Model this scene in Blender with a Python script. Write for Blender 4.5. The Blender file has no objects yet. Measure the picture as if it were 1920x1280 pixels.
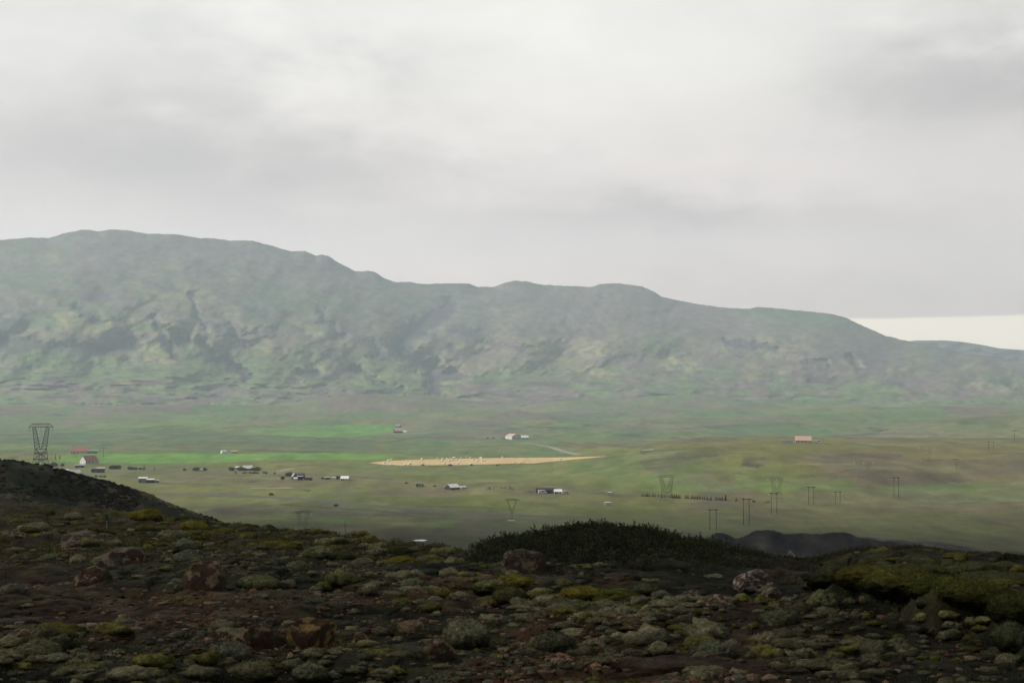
import bpy, math, random
import numpy as np
from math import radians as R

# ------------------------------------------------------------------ camera
PITCH = math.atan(75 / 2667.0)
FOC = 2667.0                       # focal length in photograph pixels
scene = bpy.context.scene
cam_d = bpy.data.cameras.new("camera")
cam_d.sensor_width = 36.0
cam_d.lens = 36.0 * FOC / 1920
cam_d.clip_start = 0.1
cam_d.clip_end = 60000
cam = bpy.data.objects.new("camera", cam_d)
scene.collection.objects.link(cam)
cam.rotation_euler = (math.pi / 2 + PITCH, 0, 0)
scene.camera = cam

SUN_AZ, SUN_EL = -85.0, 40.0       # degrees; azimuth clockwise from the view direction

def pixdir(px, py):
    px = np.asarray(px, float); py = np.asarray(py, float)
    a = (px - 960) / FOC; b = -(py - 640) / FOC
    cp, sp = math.cos(PITCH), math.sin(PITCH)
    return a, cp - b * sp + 0 * a, sp + b * cp + 0 * a

def pix_az_te(px, py):
    x, y, z = pixdir(px, py)
    return np.arctan2(x, y), z / np.hypot(x, y)

# ------------------------------------------------------------------ world
world = bpy.data.worlds.new("World"); scene.world = world
world.use_nodes = True
nt = world.node_tree; nt.nodes.clear()
W = nt.nodes; WL = nt.links
def wm(op, a, b=None, c=None, clamp=False, tree=None):
    t = tree or nt
    n = t.nodes.new('ShaderNodeMath'); n.operation = op; n.use_clamp = clamp
    for i, v in enumerate((a, b, c)):
        if v is None: continue
        if isinstance(v, (int, float)): n.inputs[i].default_value = v
        else: t.links.new(v, n.inputs[i])
    return n.outputs[0]
tc = W.new('ShaderNodeTexCoord')
sep = W.new('ShaderNodeSeparateXYZ'); WL.new(tc.outputs['Generated'], sep.inputs[0])
SX, SY, SZ = sep.outputs
def smooth(v, lo, hi, tree=None):
    t = tree or nt
    n = t.nodes.new('ShaderNodeMapRange'); n.interpolation_type = 'SMOOTHSTEP'
    n.inputs[1].default_value = lo; n.inputs[2].default_value = hi
    t.links.new(v, n.inputs[0]); return n.outputs[0]
# soft stretched cloud noise on the direction
mp = W.new('ShaderNodeMapping'); mp.inputs['Scale'].default_value = (1.0, 1.0, 2.3)
WL.new(tc.outputs['Generated'], mp.inputs[0])
def cloudnoise(scale, detail, rough, off, dist=0.0):
    m2 = W.new('ShaderNodeVectorMath'); m2.operation = 'ADD'; m2.inputs[1].default_value = off
    WL.new(mp.outputs[0], m2.inputs[0])
    n = W.new('ShaderNodeTexNoise'); n.inputs['Scale'].default_value = scale
    n.inputs['Detail'].default_value = detail; n.inputs['Roughness'].default_value = rough
    n.inputs['Distortion'].default_value = dist
    WL.new(m2.outputs[0], n.inputs['Vector']); return n.outputs['Fac']
n1 = cloudnoise(3.0, 5, 0.52, (3.1, 0.4, 1.7), 0.25)
n2 = cloudnoise(9.0, 6, 0.56, (7.7, 2.4, 0.2), 0.3)
n3 = cloudnoise(26.0, 3, 0.5, (1.7, 5.4, 4.2), 0.2)
val = wm('ADD', wm('MULTIPLY', wm('SUBTRACT', n1, 0.5), 0.28), 0.845)
val = wm('ADD', val, wm('MULTIPLY', wm('SUBTRACT', n2, 0.5), 0.27))
val = wm('ADD', val, wm('MULTIPLY', wm('SUBTRACT', n3, 0.5), 0.12))
# cloud coordinates bent a little by noise so that the banks are not ellipses
wx = wm('ADD', SX, wm('ADD', wm('MULTIPLY', wm('SUBTRACT', n2, 0.5), 0.26), wm('MULTIPLY', wm('SUBTRACT', n3, 0.5), 0.10)))
wz = wm('ADD', SZ, wm('ADD', wm('MULTIPLY', wm('SUBTRACT', n1, 0.5), 0.07), wm('MULTIPLY', wm('SUBTRACT', n3, 0.5), 0.035)))
for (px, py, sx, sy, amp) in [
        (300, 330, 330, 60, -.15), (60, 250, 200, 60, -.08), (560, 290, 200, 50, -.05), (330, 170, 220, 70, -.07),
        (1330, 412, 260, 26, -.14), (1100, 390, 260, 22, -.05), (1850, 150, 200, 80, -.25), (1650, 120, 120, 80, -.06),
        (980, 150, 230, 130, .04), (650, 110, 150, 100, .05), (1100, 30, 320, 60, .03), (620, 420, 220, 22, -.03),
        (1000, 490, 600, 40, .03), (60, 30, 200, 120, .02), (1480, 300, 220, 60, .04), (840, 300, 140, 18, -.06),
        (1740, 560, 300, 25, -.04), (100, 400, 200, 30, .03)]:
    dx, dy, dz = pixdir(px, py); L = math.sqrt(dx * dx + dy * dy + dz * dz)
    cx, cz = float(dx / L), float(dz / L)
    a = wm('MULTIPLY', wm('SUBTRACT', wx, cx), FOC / sx * .75)
    b = wm('MULTIPLY', wm('SUBTRACT', wz, cz), FOC / sy * .75)
    g = wm('EXPONENT', wm('MULTIPLY', wm('ADD', wm('MULTIPLY', a, a), wm('MULTIPLY', b, b)), -1.0))
    val = wm('ADD', val, wm('MULTIPLY', g, amp * 1.2))
# bright clear strip under the cloud base, near the horizon
zb = wm('ADD', SZ, wm('MULTIPLY', wm('SUBTRACT', n2, 0.5), 0.007))
strip = wm('SUBTRACT', 1.0, smooth(zb, 0.0420, 0.0445))
# unseen sky overhead and behind, dimmed to darken the near ground
over = smooth(SZ, 0.27, 0.60)
back = smooth(wm('MULTIPLY', SY, -1.0), -0.65, 0.15)
dark = wm('SUBTRACT', 1.0, wm('MULTIPLY', wm('MAXIMUM', over, back), 0.93))
val = wm('MULTIPLY', val, dark)
comb = W.new('ShaderNodeCombineColor')
low = wm('SUBTRACT', 1.0, smooth(SZ, 0.06, 0.26)); WL.new(wm('MULTIPLY', val, wm('ADD', 1.015, wm('MULTIPLY', low, 0.17))), comb.inputs[0]); WL.new(wm('MULTIPLY', val, .978), comb.inputs[1])
WL.new(wm('ADD', wm('MULTIPLY', val, 0.905), 0.010), comb.inputs[2])
ms = W.new('ShaderNodeMix'); ms.data_type = 'RGBA'
WL.new(strip, ms.inputs[0]); WL.new(comb.outputs[0], ms.inputs[6]); ms.inputs[7].default_value = (1.55, 1.36, 1.08, 1)
sky = W.new('ShaderNodeTexSky'); sky.sky_type = 'NISHITA'; sky.sun_disc = False
sky.sun_elevation = R(SUN_EL); sky.sun_rotation = R(SUN_AZ)
bg1 = W.new('ShaderNodeBackground'); bg1.inputs[1].default_value = 0.06
WL.new(sky.outputs[0], bg1.inputs[0])
bg2 = W.new('ShaderNodeBackground'); bg2.inputs[1].default_value = 1.0
WL.new(ms.outputs[2], bg2.inputs[0])
mx = W.new('ShaderNodeMixShader'); mx.inputs[0].default_value = 0.93   # cloud cover
WL.new(bg1.outputs[0], mx.inputs[1]); WL.new(bg2.outputs[0], mx.inputs[2])
wo = W.new('ShaderNodeOutputWorld'); WL.new(mx.outputs[0], wo.inputs[0])

# ------------------------------------------------------------------ sun
sd = bpy.data.lights.new("sun", 'SUN'); sd.energy = 4.2; sd.angle = R(10); sd.color = (1.0, .96, .88)
sun = bpy.data.objects.new("sun", sd); scene.collection.objects.link(sun)
from mathutils import Vector, Matrix, Euler
sv = Vector((math.sin(R(SUN_AZ)) * math.cos(R(SUN_EL)), math.cos(R(SUN_AZ)) * math.cos(R(SUN_EL)), math.sin(R(SUN_EL))))
sun.rotation_euler = sv.to_track_quat('Z', 'Y').to_euler()
scene.view_settings.view_transform = 'Standard'; scene.view_settings.look = 'None'
scene.view_settings.exposure = 0.42; scene.view_settings.gamma = 1.0
scene.cycles.max_bounces = 4; scene.cycles.diffuse_bounces = 2; scene.cycles.volume_bounces = 1
scene.cycles.use_denoising = True

# ------------------------------------------------------------------ helpers
C = scene.collection
rng = np.random.RandomState(7)
random.seed(7)
TAB = rng.rand(512, 512).astype(np.float64)
def vnoise(x, y, seed=0):
    x = np.asarray(x, float) + seed * 37.13; y = np.asarray(y, float) + seed * 91.7
    xi = np.floor(x).astype(np.int64); yi = np.floor(y).astype(np.int64)
    fx = x - xi; fy = y - yi
    fx = fx * fx * fx * (fx * (fx * 6 - 15) + 10); fy = fy * fy * fy * (fy * (fy * 6 - 15) + 10)
    a = TAB[xi & 511, yi & 511]; b = TAB[(xi + 1) & 511, yi & 511]
    c = TAB[xi & 511, (yi + 1) & 511]; d = TAB[(xi + 1) & 511, (yi + 1) & 511]
    return (a + (b - a) * fx) * (1 - fy) + (c + (d - c) * fx) * fy - .5
def fbm(x, y, oct=4, seed=0, rough=.5):
    s = 0; a = 1.0; x = np.asarray(x, float); y = np.asarray(y, float)
    for i in range(oct):
        s = s + a * vnoise(x, y, seed + i * 3); x = x * 2.03; y = y * 2.03; a *= rough
    return s
def ridged(x, y, oct=4, seed=0):
    s = 0; a = 1.0
    for i in range(oct):
        s = s + a * (1 - np.abs(vnoise(x, y, seed + i * 3)) * 4); x = x * 2.1; y = y * 2.1; a *= .5
    return s
def worley(x, y, seed=0):
    """distance to the nearest jittered cell point, plus that cell's random value"""
    xi = np.floor(x).astype(np.int64); yi = np.floor(y).astype(np.int64)
    best = np.full(np.shape(x), 9.0); val = np.zeros(np.shape(x))
    for dx in (-1, 0, 1):
        for dy in (-1, 0, 1):
            cx = xi + dx; cy = yi + dy
            jx = TAB[(cx + seed * 17) & 511, (cy + 5) & 511]; jy = TAB[(cx + 91) & 511, (cy + seed * 29) & 511]
            rv = TAB[(cx + 200 + seed) & 511, (cy + 300) & 511]
            d = np.hypot(cx + .15 + .7 * jx - x, cy + .15 + .7 * jy - y) / (.55 + .6 * rv)
            m = d < best; best = np.where(m, d, best); val = np.where(m, rv, val)
    return best, val
def sstep(v, a, b):
    t = np.clip((v - a) / (b - a), 0, 1); return t * t * (3 - 2 * t)
def curve(pts):
    p = np.array(pts, float); az, te = pix_az_te(p[:, 0], p[:, 1])
    return lambda q: np.interp(q, az, te)
def pcurve(pts):                  # value against azimuth of a pixel column
    p = np.array(pts, float); az, _ = pix_az_te(p[:, 0], np.full(len(p), 715.0))
    return lambda q: np.interp(q, az, p[:, 1])
def proj(x, y, z):
    cp, sp = math.cos(PITCH), math.sin(PITCH)
    f = y * cp + z * sp; u = -y * sp + z * cp
    f = np.where(f < 1e-3, 1e-3, f)
    return 960 + FOC * x / f, 640 - FOC * u / f

def tag(o, label=None, cat=None, group=None, kind=None):
    if label: o['label'] = label
    if cat: o['category'] = cat
    if group: o['group'] = group
    if kind: o['kind'] = kind
    return o
def grid_mesh(name, X, Y, Z, col=None, mat=None, wrap=False):
    nr, nc = X.shape
    me = bpy.data.meshes.new(name)
    co = np.stack([X, Y, Z], -1).reshape(-1, 3).astype(np.float32)
    i = np.arange(nr * nc).reshape(nr, nc)
    if wrap: i = np.concatenate([i, i[:, :1]], 1)
    q = np.stack([i[:-1, :-1], i[:-1, 1:], i[1:, 1:], i[1:, :-1]], -1).reshape(-1, 4)
    me.vertices.add(len(co)); me.vertices.foreach_set('co', co.ravel())
    me.loops.add(q.size); me.loops.foreach_set('vertex_index', q.ravel().astype(np.int32))
    me.polygons.add(len(q)); me.polygons.foreach_set('loop_start', np.arange(0, q.size, 4, dtype=np.int32))
    me.polygons.foreach_set('use_smooth', np.ones(len(q), bool))
    me.update(calc_edges=True)
    if col is not None:
        at_ = me.color_attributes.new('Col', 'FLOAT_COLOR', 'POINT')
        c4 = np.ones((len(co), 4), np.float32); c4[:, :3] = col.reshape(-1, 3); at_.data.foreach_set('color', c4.ravel())
    if mat: me.materials.append(mat)
    o = bpy.data.objects.new(name, me); C.objects.link(o); return o
def tri_mesh(name, V, Fc, col=None, mat=None, parent=None, smooth=False, link=True):
    """V (n,3), Fc (m,3|4) index array"""
    me = bpy.data.meshes.new(name); V = np.asarray(V, np.float32); Fc = np.asarray(Fc, np.int32); k = Fc.shape[1]
    me.vertices.add(len(V)); me.vertices.foreach_set('co', V.ravel())
    me.loops.add(Fc.size); me.loops.foreach_set('vertex_index', Fc.ravel())
    me.polygons.add(len(Fc)); me.polygons.foreach_set('loop_start', np.arange(0, Fc.size, k, dtype=np.int32))
    me.polygons.foreach_set('use_smooth', np.full(len(Fc), smooth))
    me.update(calc_edges=True)
    if col is not None:
        at_ = me.color_attributes.new('Col', 'FLOAT_COLOR', 'POINT')
        c4 = np.ones((len(V), 4), np.float32); c4[:, :3] = col; at_.data.foreach_set('color', c4.ravel())
    if mat: me.materials.append(mat)
    o = bpy.data.objects.new(name, me)
    if link: C.objects.link(o)
    if parent: o.parent = parent
    return o
_mats = {}
def mat(name, col=None, rough=.9, nscale=None, namp=.25, bump=0.0, bscale=None, metal=0.0, attr=False, spec=.2, layers=(), trans=0):
    """principled material: a base colour (or the Col attribute) varied by procedural noise layers, with noise bump"""
    if name in _mats: return _mats[name]
    m = bpy.data.materials.new(name); m.use_nodes = True; t = m.node_tree
    b = t.nodes['Principled BSDF']; b.inputs['Roughness'].default_value = rough
    b.inputs['Metallic'].default_value = metal; b.inputs['Specular IOR Level'].default_value = spec
    if attr:
        a = t.nodes.new('ShaderNodeAttribute'); a.attribute_name = 'Col'; src = a.outputs['Color']
    else:
        rgb = t.nodes.new('ShaderNodeRGB'); rgb.outputs[0].default_value = (*col, 1); src = rgb.outputs[0]
    geo = t.nodes.new('ShaderNodeNewGeometry')
    lay = list(layers)
    if nscale: lay.append((nscale, namp))
    for sc, amp in lay:
        n = t.nodes.new('ShaderNodeTexNoise'); n.inputs['Detail'].default_value = 5; n.inputs['Roughness'].default_value = .6
        if isinstance(sc, tuple):
            mpn = t.nodes.new('ShaderNodeMapping'); mpn.inputs['Scale'].default_value = sc
            t.links.new(geo.outputs['Position'], mpn.inputs[0]); t.links.new(mpn.outputs[0], n.inputs['Vector'])
            n.inputs['Scale'].default_value = 1.0
        else:
            t.links.new(geo.outputs['Position'], n.inputs['Vector']); n.inputs['Scale'].default_value = sc
        r = t.nodes.new('ShaderNodeMapRange'); r.inputs[1].default_value = .28; r.inputs[2].default_value = .72
        r.inputs[3].default_value = 1 - amp; r.inputs[4].default_value = 1 + amp
        t.links.new(n.outputs['Fac'], r.inputs[0])
        v = t.nodes.new('ShaderNodeVectorMath'); v.operation = 'SCALE'
        t.links.new(src, v.inputs[0]); t.links.new(r.outputs[0], v.inputs['Scale']); src = v.outputs[0]
    t.links.new(src, b.inputs['Base Color'])
    if bump:
        n = t.nodes.new('ShaderNodeTexNoise'); n.inputs['Scale'].default_value = bscale; n.inputs['Detail'].default_value = 6
        n.inputs['Roughness'].default_value = .65
        t.links.new(geo.outputs['Position'], n.inputs['Vector'])
        bp = t.nodes.new('ShaderNodeBump'); bp.inputs['Distance'].default_value = bump; bp.inputs['Strength'].default_value = 1
        t.links.new(n.outputs['Fac'], bp.inputs['Height']); t.links.new(bp.outputs[0], b.inputs['Normal'])
    _mats[name] = m; return m

# ------------------------------------------------------------------ ground height
CH = 1.54; SL = .058
edge_te = curve([(-900, 900), (-300, 930), (0, 950), (100, 948), (200, 954), (300, 968), (400, 980), (500, 992), (600, 1003), (700, 1014), (800, 1024),
                 (870, 1038), (1000, 1044), (1300, 1046), (1400, 1046), (1500, 1051), (1600, 1043), (1750, 1042), (1850, 1062), (1920, 1082), (2300, 1104)])
left_te = curve([(-900, 640), (-400, 790), (0, 862), (60, 870), (110, 882), (140, 890), (200, 903), (260, 921), (330, 949), (400, 975), (450, 997), (520, 1030), (700, 1090), (1000, 1300), (2000, 1500)])
hill_te = curve([(400, 900), (900, 885), (1020, 873), (1120, 857), (1200, 841), (1250, 833), (1300, 829), (1400, 828), (1480, 830), (1600, 832), (1700, 831), (1800, 829), (1920, 823), (2300, 800)])
hill2_te = curve([(1400, 830), (1560, 812), (1650, 803), (1700, 795), (1800, 783), (1920, 772), (2300, 750)])
quar_te = curve([(1200, 1060), (1290, 1030), (1320, 1013), (1342, 1000), (1356, 1000), (1378, 1009), (1395, 1007), (1418, 995), (1450, 995), (1470, 1003), (1500, 1000), (1560, 998),
                 (1600, 1001), (1640, 1011), (1700, 1019), (1800, 1030), (1920, 1045), (2300, 1070)])
hump_te = curve([(820, 1040), (870, 1046), (900, 1036), (950, 1022), (1000, 1014), (1050, 1007), (1100, 1002), (1150, 1001), (1200, 1004), (1250, 1010), (1300, 1020), (1350, 1030), (1400, 1042),
                 (1500, 1060), (1600, 1046), (1700, 1044), (1760, 1046), (1850, 1058), (1920, 1078)])
PYL = pix_az_te(75, 880)[0]; PYX, PYY = 800 * math.sin(PYL), 800 * math.cos(PYL)
def smax(a, b, k):
    h = np.clip(.5 + .5 * (a - b) / k, 0, 1); return b + (a - b) * h + k * h * (1 - h)
bank_py = pcurve([(1480, 1110), (1600, 1135), (1700, 1160), (1800, 1190), (1920, 1225), (2300, 1300)])
def zbase(x, y):
    x = np.asarray(x, float); y = np.asarray(y, float)
    az = np.arctan2(x, y); D = np.hypot(x, y)
    az_c = np.clip(az, -.62, .62)
    te = edge_te(az_c); De = CH / np.maximum(-te - SL, .02)
    k = 1.2
    sp = np.logaddexp(0, np.clip((D - De - 1.5) / k, -40, 400)) * k
    near = -(CH + SL * D) - .42 * sp
    # mossy bank at the right
    bD = CH / np.maximum((bank_py(az_c) - 715) / FOC - SL, .03)
    pxa = 960 + FOC * np.tan(az_c)
    near = near + .34 * sstep(D + fbm(x / 1.3, y / 1.6, 2, 19) * 2.6, bD - .1, bD + .9) * (1 - sstep(D, 18, 24)) * sstep(pxa, 1500, 1610) * (1 - sstep(pxa, 2300, 2600))
    # hump that carries the willow scrub
    th = hump_te(az_c) * 23.5 + (CH + SL * 23.5)
    near = near + np.maximum(th, 0) * np.exp(-((D - 23.5) / 2.3) ** 2)
    v = -87 + fbm(x / 260, y / 260, 3, 5) * 5.0 * sstep(D, 850, 1500) + fbm(x / 60, y / 45, 3, 9) * 1.6 * sstep(D, 500, 1100)
    hz = hill_te(az_c) * 1500
    v = v + np.maximum(hz + 87, 0) * sstep(D, 960, 1480) * (1 - sstep(D, 1520, 2150))
    v = v + (fbm(x / 110 + y / 300, y / 130, 3, 12) * 9) * sstep(x, 60, 300) * sstep(D, 950, 1150) * (1 - sstep(D, 1380, 1480))
    hz2 = hill2_te(az_c) * 2600
    v = v + np.maximum(hz2 + 87, 0) * sstep(D, 1900, 2550) * (1 - sstep(D, 2650, 3300))
    v = v + (26 + fbm(x / 420, y / 520, 3, 14) * 42) * sstep(D, 2500, 4100) + fbm(x / 260, y / 300, 3, 16) * 13 * sstep(D, 1900, 2700)
    v = v + 36 * np.exp(-((x - PYX) ** 2 + (y - PYY) ** 2) / 78. ** 2)
    q = quar_te(az_c) * 760
    qm = q - .42 * np.abs(D - 760) + fbm(x / 14, y / 14, 4, 21) * 2.4
    v = smax(v, qm, 1.0)
    lz = left_te(az_c) * 300
    dd = D - 300
    lh = lz + fbm(x / 3.2, y / 3.2, 3, 33) * .5 - np.where(dd < 0, .27, .30) * (np.sqrt(dd * dd + 64) - 8) + (fbm(x / 22, y / 22, 4, 31) * 1.6) * (.3 + .7 * sstep(np.abs(dd), 5, 50))
    v = smax(v, lh, 1.5)
    return smax(near, v, 1.0)
def zground(x, y):
    """height with the small hummocks of the near heath"""
    x = np.asarray(x, float); y = np.asarray(y, float)
    z = zbase(x, y); D = np.hypot(x, y)
    m = (1 - sstep(D, 65, 90))
    d1, r1 = worley(x / .75, y / .9, 1); d2, r2 = worley(x / .33, y / .36, 2); d3, r3 = worley(x / .13, y / .14, 3)
    h = .11 * (.3 + r1) * np.sqrt(np.clip(1 - d1 * d1, 0, 1)) * sstep(fbm(x / 2.2, y / 2.2, 2, 44), -.25, .1)
    h = h + .045 * (.3 + r2) * np.sqrt(np.clip(1 - d2 * d2, 0, 1))
    h = h + fbm(x / 3.1, y / 3.1, 3, 41) * .16 + fbm(x / .16, y / .18, 2, 47) * .03
    return z + h * m
def at(px, py, dmin=4.0, dmax=4300.0):
    """where the ray of a photograph pixel meets the ground"""
    px = np.atleast_1d(np.asarray(px, float)); py = np.atleast_1d(np.asarray(py, float))
    az, te = pix_az_te(px, py)
    D = np.geomspace(dmin, dmax, 3500)[None, :]
    xx = np.sin(az)[:, None] * D; yy = np.cos(az)[:, None] * D
    below = te[:, None] * D < zbase(xx, yy)
    i = np.where(below.any(1), below.argmax(1), D.shape[1] - 1)
    d = D[0, i]; x = np.sin(az) * d; y = np.cos(az) * d
    return np.stack([x, y, zbase(x, y)], -1)
def at1(px, py, dmin=4.0): return Vector(at(px, py, dmin)[0])

def inpoly(px, py, poly, jit=0.0):
    poly = np.array(poly, float); n = len(poly); res = np.zeros(px.shape, bool)
    j = n - 1
    for i in range(n):
        xi, yi = poly[i]; xj, yj = poly[j]
        c = ((yi > py) != (yj > py)) & (px < (xj - xi) * (py - yi) / (yj - yi + 1e-12) + xi)
        res ^= c; j = i
    return res
def lerp3(c, col, m):
    return c + (np.array(col) - c) * np.asarray(m)[..., None]

def seg_d(px, py, pts, asp=1.0):
    best = np.full(px.shape, 1e9)
    for (x0, y0), (x1, y1) in zip(pts[:-1], pts[1:]):
        dx, dy = x1 - x0, (y1 - y0); L = dx * dx + dy * dy
        t = np.clip(((px - x0) * dx + (py - y0) * dy) / L, 0, 1)
        best = np.minimum(best, np.hypot(px - x0 - t * dx, (py - y0 - t * dy) * asp))
    return best
# ------------------------------------------------------------------ ground colours
def lump_cols(x, y):
    d1, r1 = worley(x / .75, y / .9, 1); d2, r2 = worley(x / .33, y / .36, 2); d3, r3 = worley(x / .13, y / .14, 3)
    return d1, r1, d2, r2, d3, r3
def ground_colour(x, y, z):
    D = np.hypot(x, y); px, py = proj(x, y, z)
    sh = x.shape
    # --- valley floor
    c = np.zeros(sh + (3,)) + np.array([.136, .142, .048])
    big = fbm(x / 240, y / 380, 4, 60); med = fbm(x / 55, y / 170, 4, 64); fine = fbm(x / 14, y / 45, 3, 68)
    c = lerp3(c, (.135, .112, .066), sstep(big + med * .5, .0, .3) * .9)
    c = lerp3(c, (.095, .145, .045), sstep(-big + med * .5, .05, .35) * .8)
    c = lerp3(c, (.100, .088, .066), sstep(med + .5 * fine, .25, .5) * .8)
    # far foothills: greyer heather and green
    far = sstep(D, 1900, 2300)
    f = np.zeros(sh + (3,)) + np.array([.105, .150, .062])
    f = lerp3(f, (.140, .125, .096), sstep(fbm(x / 200, y / 420, 4, 71), -.08, .2))
    f = lerp3(f, (.090, .130, .075), sstep(fbm(x / 90, y / 300, 4, 75), .05, .3))
    f = lerp3(f, (.05, .055, .045), sstep(ridged(x / 130, y / 320, 3, 79), 1.55, 1.72) * .6)
    f = lerp3(f, (.155, .122, .100), sstep(fbm(x / 170 + y / 900, y / 420, 5, 72), .0, .16) * sstep(D, 2500, 3100) * .85)
    f = lerp3(f, (.090, .165, .055), sstep(fbm(x / 190, y / 480, 4, 73), .08, .22) * sstep(D, 2300, 2800) * .8)
    f = lerp3(f, (.185, .175, .095), sstep(fbm(x / 120, y / 380, 4, 74), .18, .34) * .6)
    f = lerp3(f, (.035, .042, .036), sstep(ridged(x / 240, y / 210, 3, 76), 1.25, 1.45) * sstep(fbm(x / 150, y / 400, 2, 77), -.1, .12) * .8)
    c = c + (f - c) * far[..., None]
    wob = fbm(x / 60, y / 120, 3, 81)
    ppx = px + fbm(x / 30, y / 40, 4, 83) * 14; ppy = py + fbm(x / 50, y / 120, 3, 85) * 2.2
    tex = .72 + .9 * fbm(x / 45, np.where(D < 1600, y / 45, y / 130), 4, 87)
    def patch(poly, col, a=1.0, w=None):
        nonlocal c
        m = inpoly(ppx, ppy, poly) & (D > 400)
        c = lerp3(c, np.array(col), m * np.clip(a * (tex if a < .95 else 1), 0, 1))
    # dull green shelves
    patch([(-200, 806), (300, 800), (640, 812), (700, 830), (700, 848), (300, 850), (100, 850), (-200, 848)], (.075, .125, .060), .85)
    patch([(760, 822), (1030, 820), (1060, 836), (1090, 852), (960, 857), (760, 852), (700, 840)], (.085, .150, .058), .8)
    patch([(90, 812), (300, 776), (400, 782), (440, 796), (330, 800), (200, 812)], (.105, .185, .050), .8)
    patch([(300, 800), (450, 798), (600, 812), (740, 812), (700, 824), (560, 822), (420, 816)], (.100, .165, .055), .5)
    # mown bright fields
    patch([(448, 808), (520, 800), (600, 797), (700, 795), (752, 796), (750, 806), (700, 817), (600, 819), (530, 817), (470, 813)], (.105, .225, .052))
    patch([(105, 858), (160, 850), (300, 850), (420, 850), (640, 848), (740, 850), (770, 855), (720, 860), (640, 861), (470, 862), (440, 866), (280, 868), (150, 867), (100, 864)], (.115, .225, .048))
    patch([(-200, 828), (0, 831), (60, 834), (122, 840), (80, 843), (0, 841), (-200, 840)], (.13, .215, .05), .9)
    # near plain
    patch([(100, 868), (340, 872), (560, 885), (700, 892), (900, 905), (1180, 925), (1180, 934), (760, 920), (560, 912), (300, 905), (100, 900)], (.125, .118, .060), .75)
    patch([(640, 868), (1000, 872), (1100, 880), (1100, 905), (900, 905), (640, 888)], (.115, .145, .050), .7)
    patch([(560, 925), (800, 926), (1100, 935), (1400, 955), (1400, 975), (1200, 972), (900, 956), (700, 940), (560, 934)], (.110, .130, .038), .8)
    patch([(300, 938), (600, 942), (900, 966), (1300, 985), (1300, 1050), (300, 1040)], (.110, .116, .062), .75)
    patch([(420, 950), (700, 955), (720, 975), (500, 972)], (.095, .130, .052), .6)
    patch([(600, 945), (900, 958), (1100, 970), (1100, 984), (800, 978), (620, 962)], (.105, .098, .066), .6)
    patch([(1010, 905), (1170, 912), (1260, 928), (1150, 932), (1040, 914)], (.080, .085, .058), .7)
    patch([(560, 978), (760, 985), (900, 992), (1000, 985), (1320, 1000), (1320, 1040), (500, 1040)], (.095, .076, .052), .8)
    patch([(300, 945), (520, 950), (720, 962), (900, 975), (760, 980), (560, 968), (380, 962)], (.085, .074, .055), .8)
    # right hill: green pasture with heather patches
    patch([(1060, 868), (1250, 840), (1330, 846), (1300, 880), (1130, 895), (1060, 880)], (.095, .135, .045), .6)
    patch([(1200, 845), (1330, 838), (1380, 850), (1300, 862), (1230, 885), (1210, 880)], (.082, .078, .048), .85)
    patch([(1395, 858), (1430, 856), (1450, 866), (1425, 878), (1390, 873)], (.074, .066, .048), .9)
    patch([(1100, 905), (1300, 880), (1600, 898), (1600, 918), (1300, 925), (1130, 915)], (.105, .165, .045), .7)
    patch([(1380, 830), (2000, 826), (2100, 868), (1800, 862), (1500, 850), (1400, 842)], (.140, .138, .050), .7)
    patch([(1525, 862), (1560, 852), (1640, 849), (1690, 852), (1675, 868), (1720, 880), (1800, 886), (1830, 900), (1760, 912), (1690, 916), (1620, 900), (1560, 880), (1590, 872), (1540, 873)], (.086, .074, .054), .9)
    patch([(1690, 912), (1830, 902), (1930, 905), (2100, 908), (2100, 940), (1500, 942), (1420, 936), (1440, 925), (1600, 915)], (.098, .140, .048), .75)
    patch([(1380, 942), (1600, 944), (2100, 944), (2100, 980), (1700, 978), (1400, 970)], (.120, .112, .060), .8)
    patch([(1300, 975), (1900, 975), (2100, 965), (2100, 1040), (1700, 1020), (1300, 1000)], (.125, .126, .066), .6)
    patch([(1790, 975), (1960, 970), (2100, 975), (2100, 990), (1900, 987)], (.060, .062, .050), .8)
    patch([(1660, 803), (1720, 792), (1830, 782), (2100, 760), (2100, 800), (1860, 806), (1720, 812)], (.070, .120, .050), .7)
    # small dark ditches and banks
    rr_ = np.where(D < 1500, ridged(x / 70, y / 32, 3, 90), ridged(x / 130, y / 120, 3, 92))
    c = lerp3(c, (.045, .050, .034), sstep(rr_, 1.30, 1.52) * (D > 500) * sstep(fbm(x / 300, y / 400, 2, 94), -.2, .1) * .75)
    c = lerp3(c, (.150, .165, .075), sstep(np.where(D < 1500, fbm(x / 40, y / 30, 4, 96), fbm(x / 110, y / 160, 4, 98)), .16, .34) * (D > 500) * .5)
    for ln in [[(-60, 816), (60, 813), (120, 812), (190, 806)], [(190, 807), (260, 803), (340, 797)], [(320, 809), (460, 817), (560, 819), (640, 823), (700, 826)], [(640, 826), (720, 829), (790, 820)],
               [(300, 838), (440, 842), (520, 845), (640, 848)], [(420, 802), (500, 798)], [(880, 838), (960, 834)], [(950, 805), (1000, 799), (1060, 790)], [(1000, 800), (1080, 803)], [(1160, 817), (1215, 810)],
               [(1100, 830), (1190, 838)], [(0, 822), (110, 822)], [(560, 872), (660, 874)], [(640, 892), (730, 898)], [(520, 945), (620, 952), (700, 956), (790, 968)], [(700, 958), (760, 962), (850, 964)],
               [(900, 906), (960, 904)], [(1500, 890), (1560, 888), (1600, 879)], [(1500, 893), (1620, 893)], [(1800, 943), (1930, 941)], [(1250, 805), (1330, 800), (1400, 796)], [(1560, 818), (1660, 812), (1760, 814)], [(300, 905), (420, 908)], [(780, 948), (900, 950), (960, 955)]]:
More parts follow.
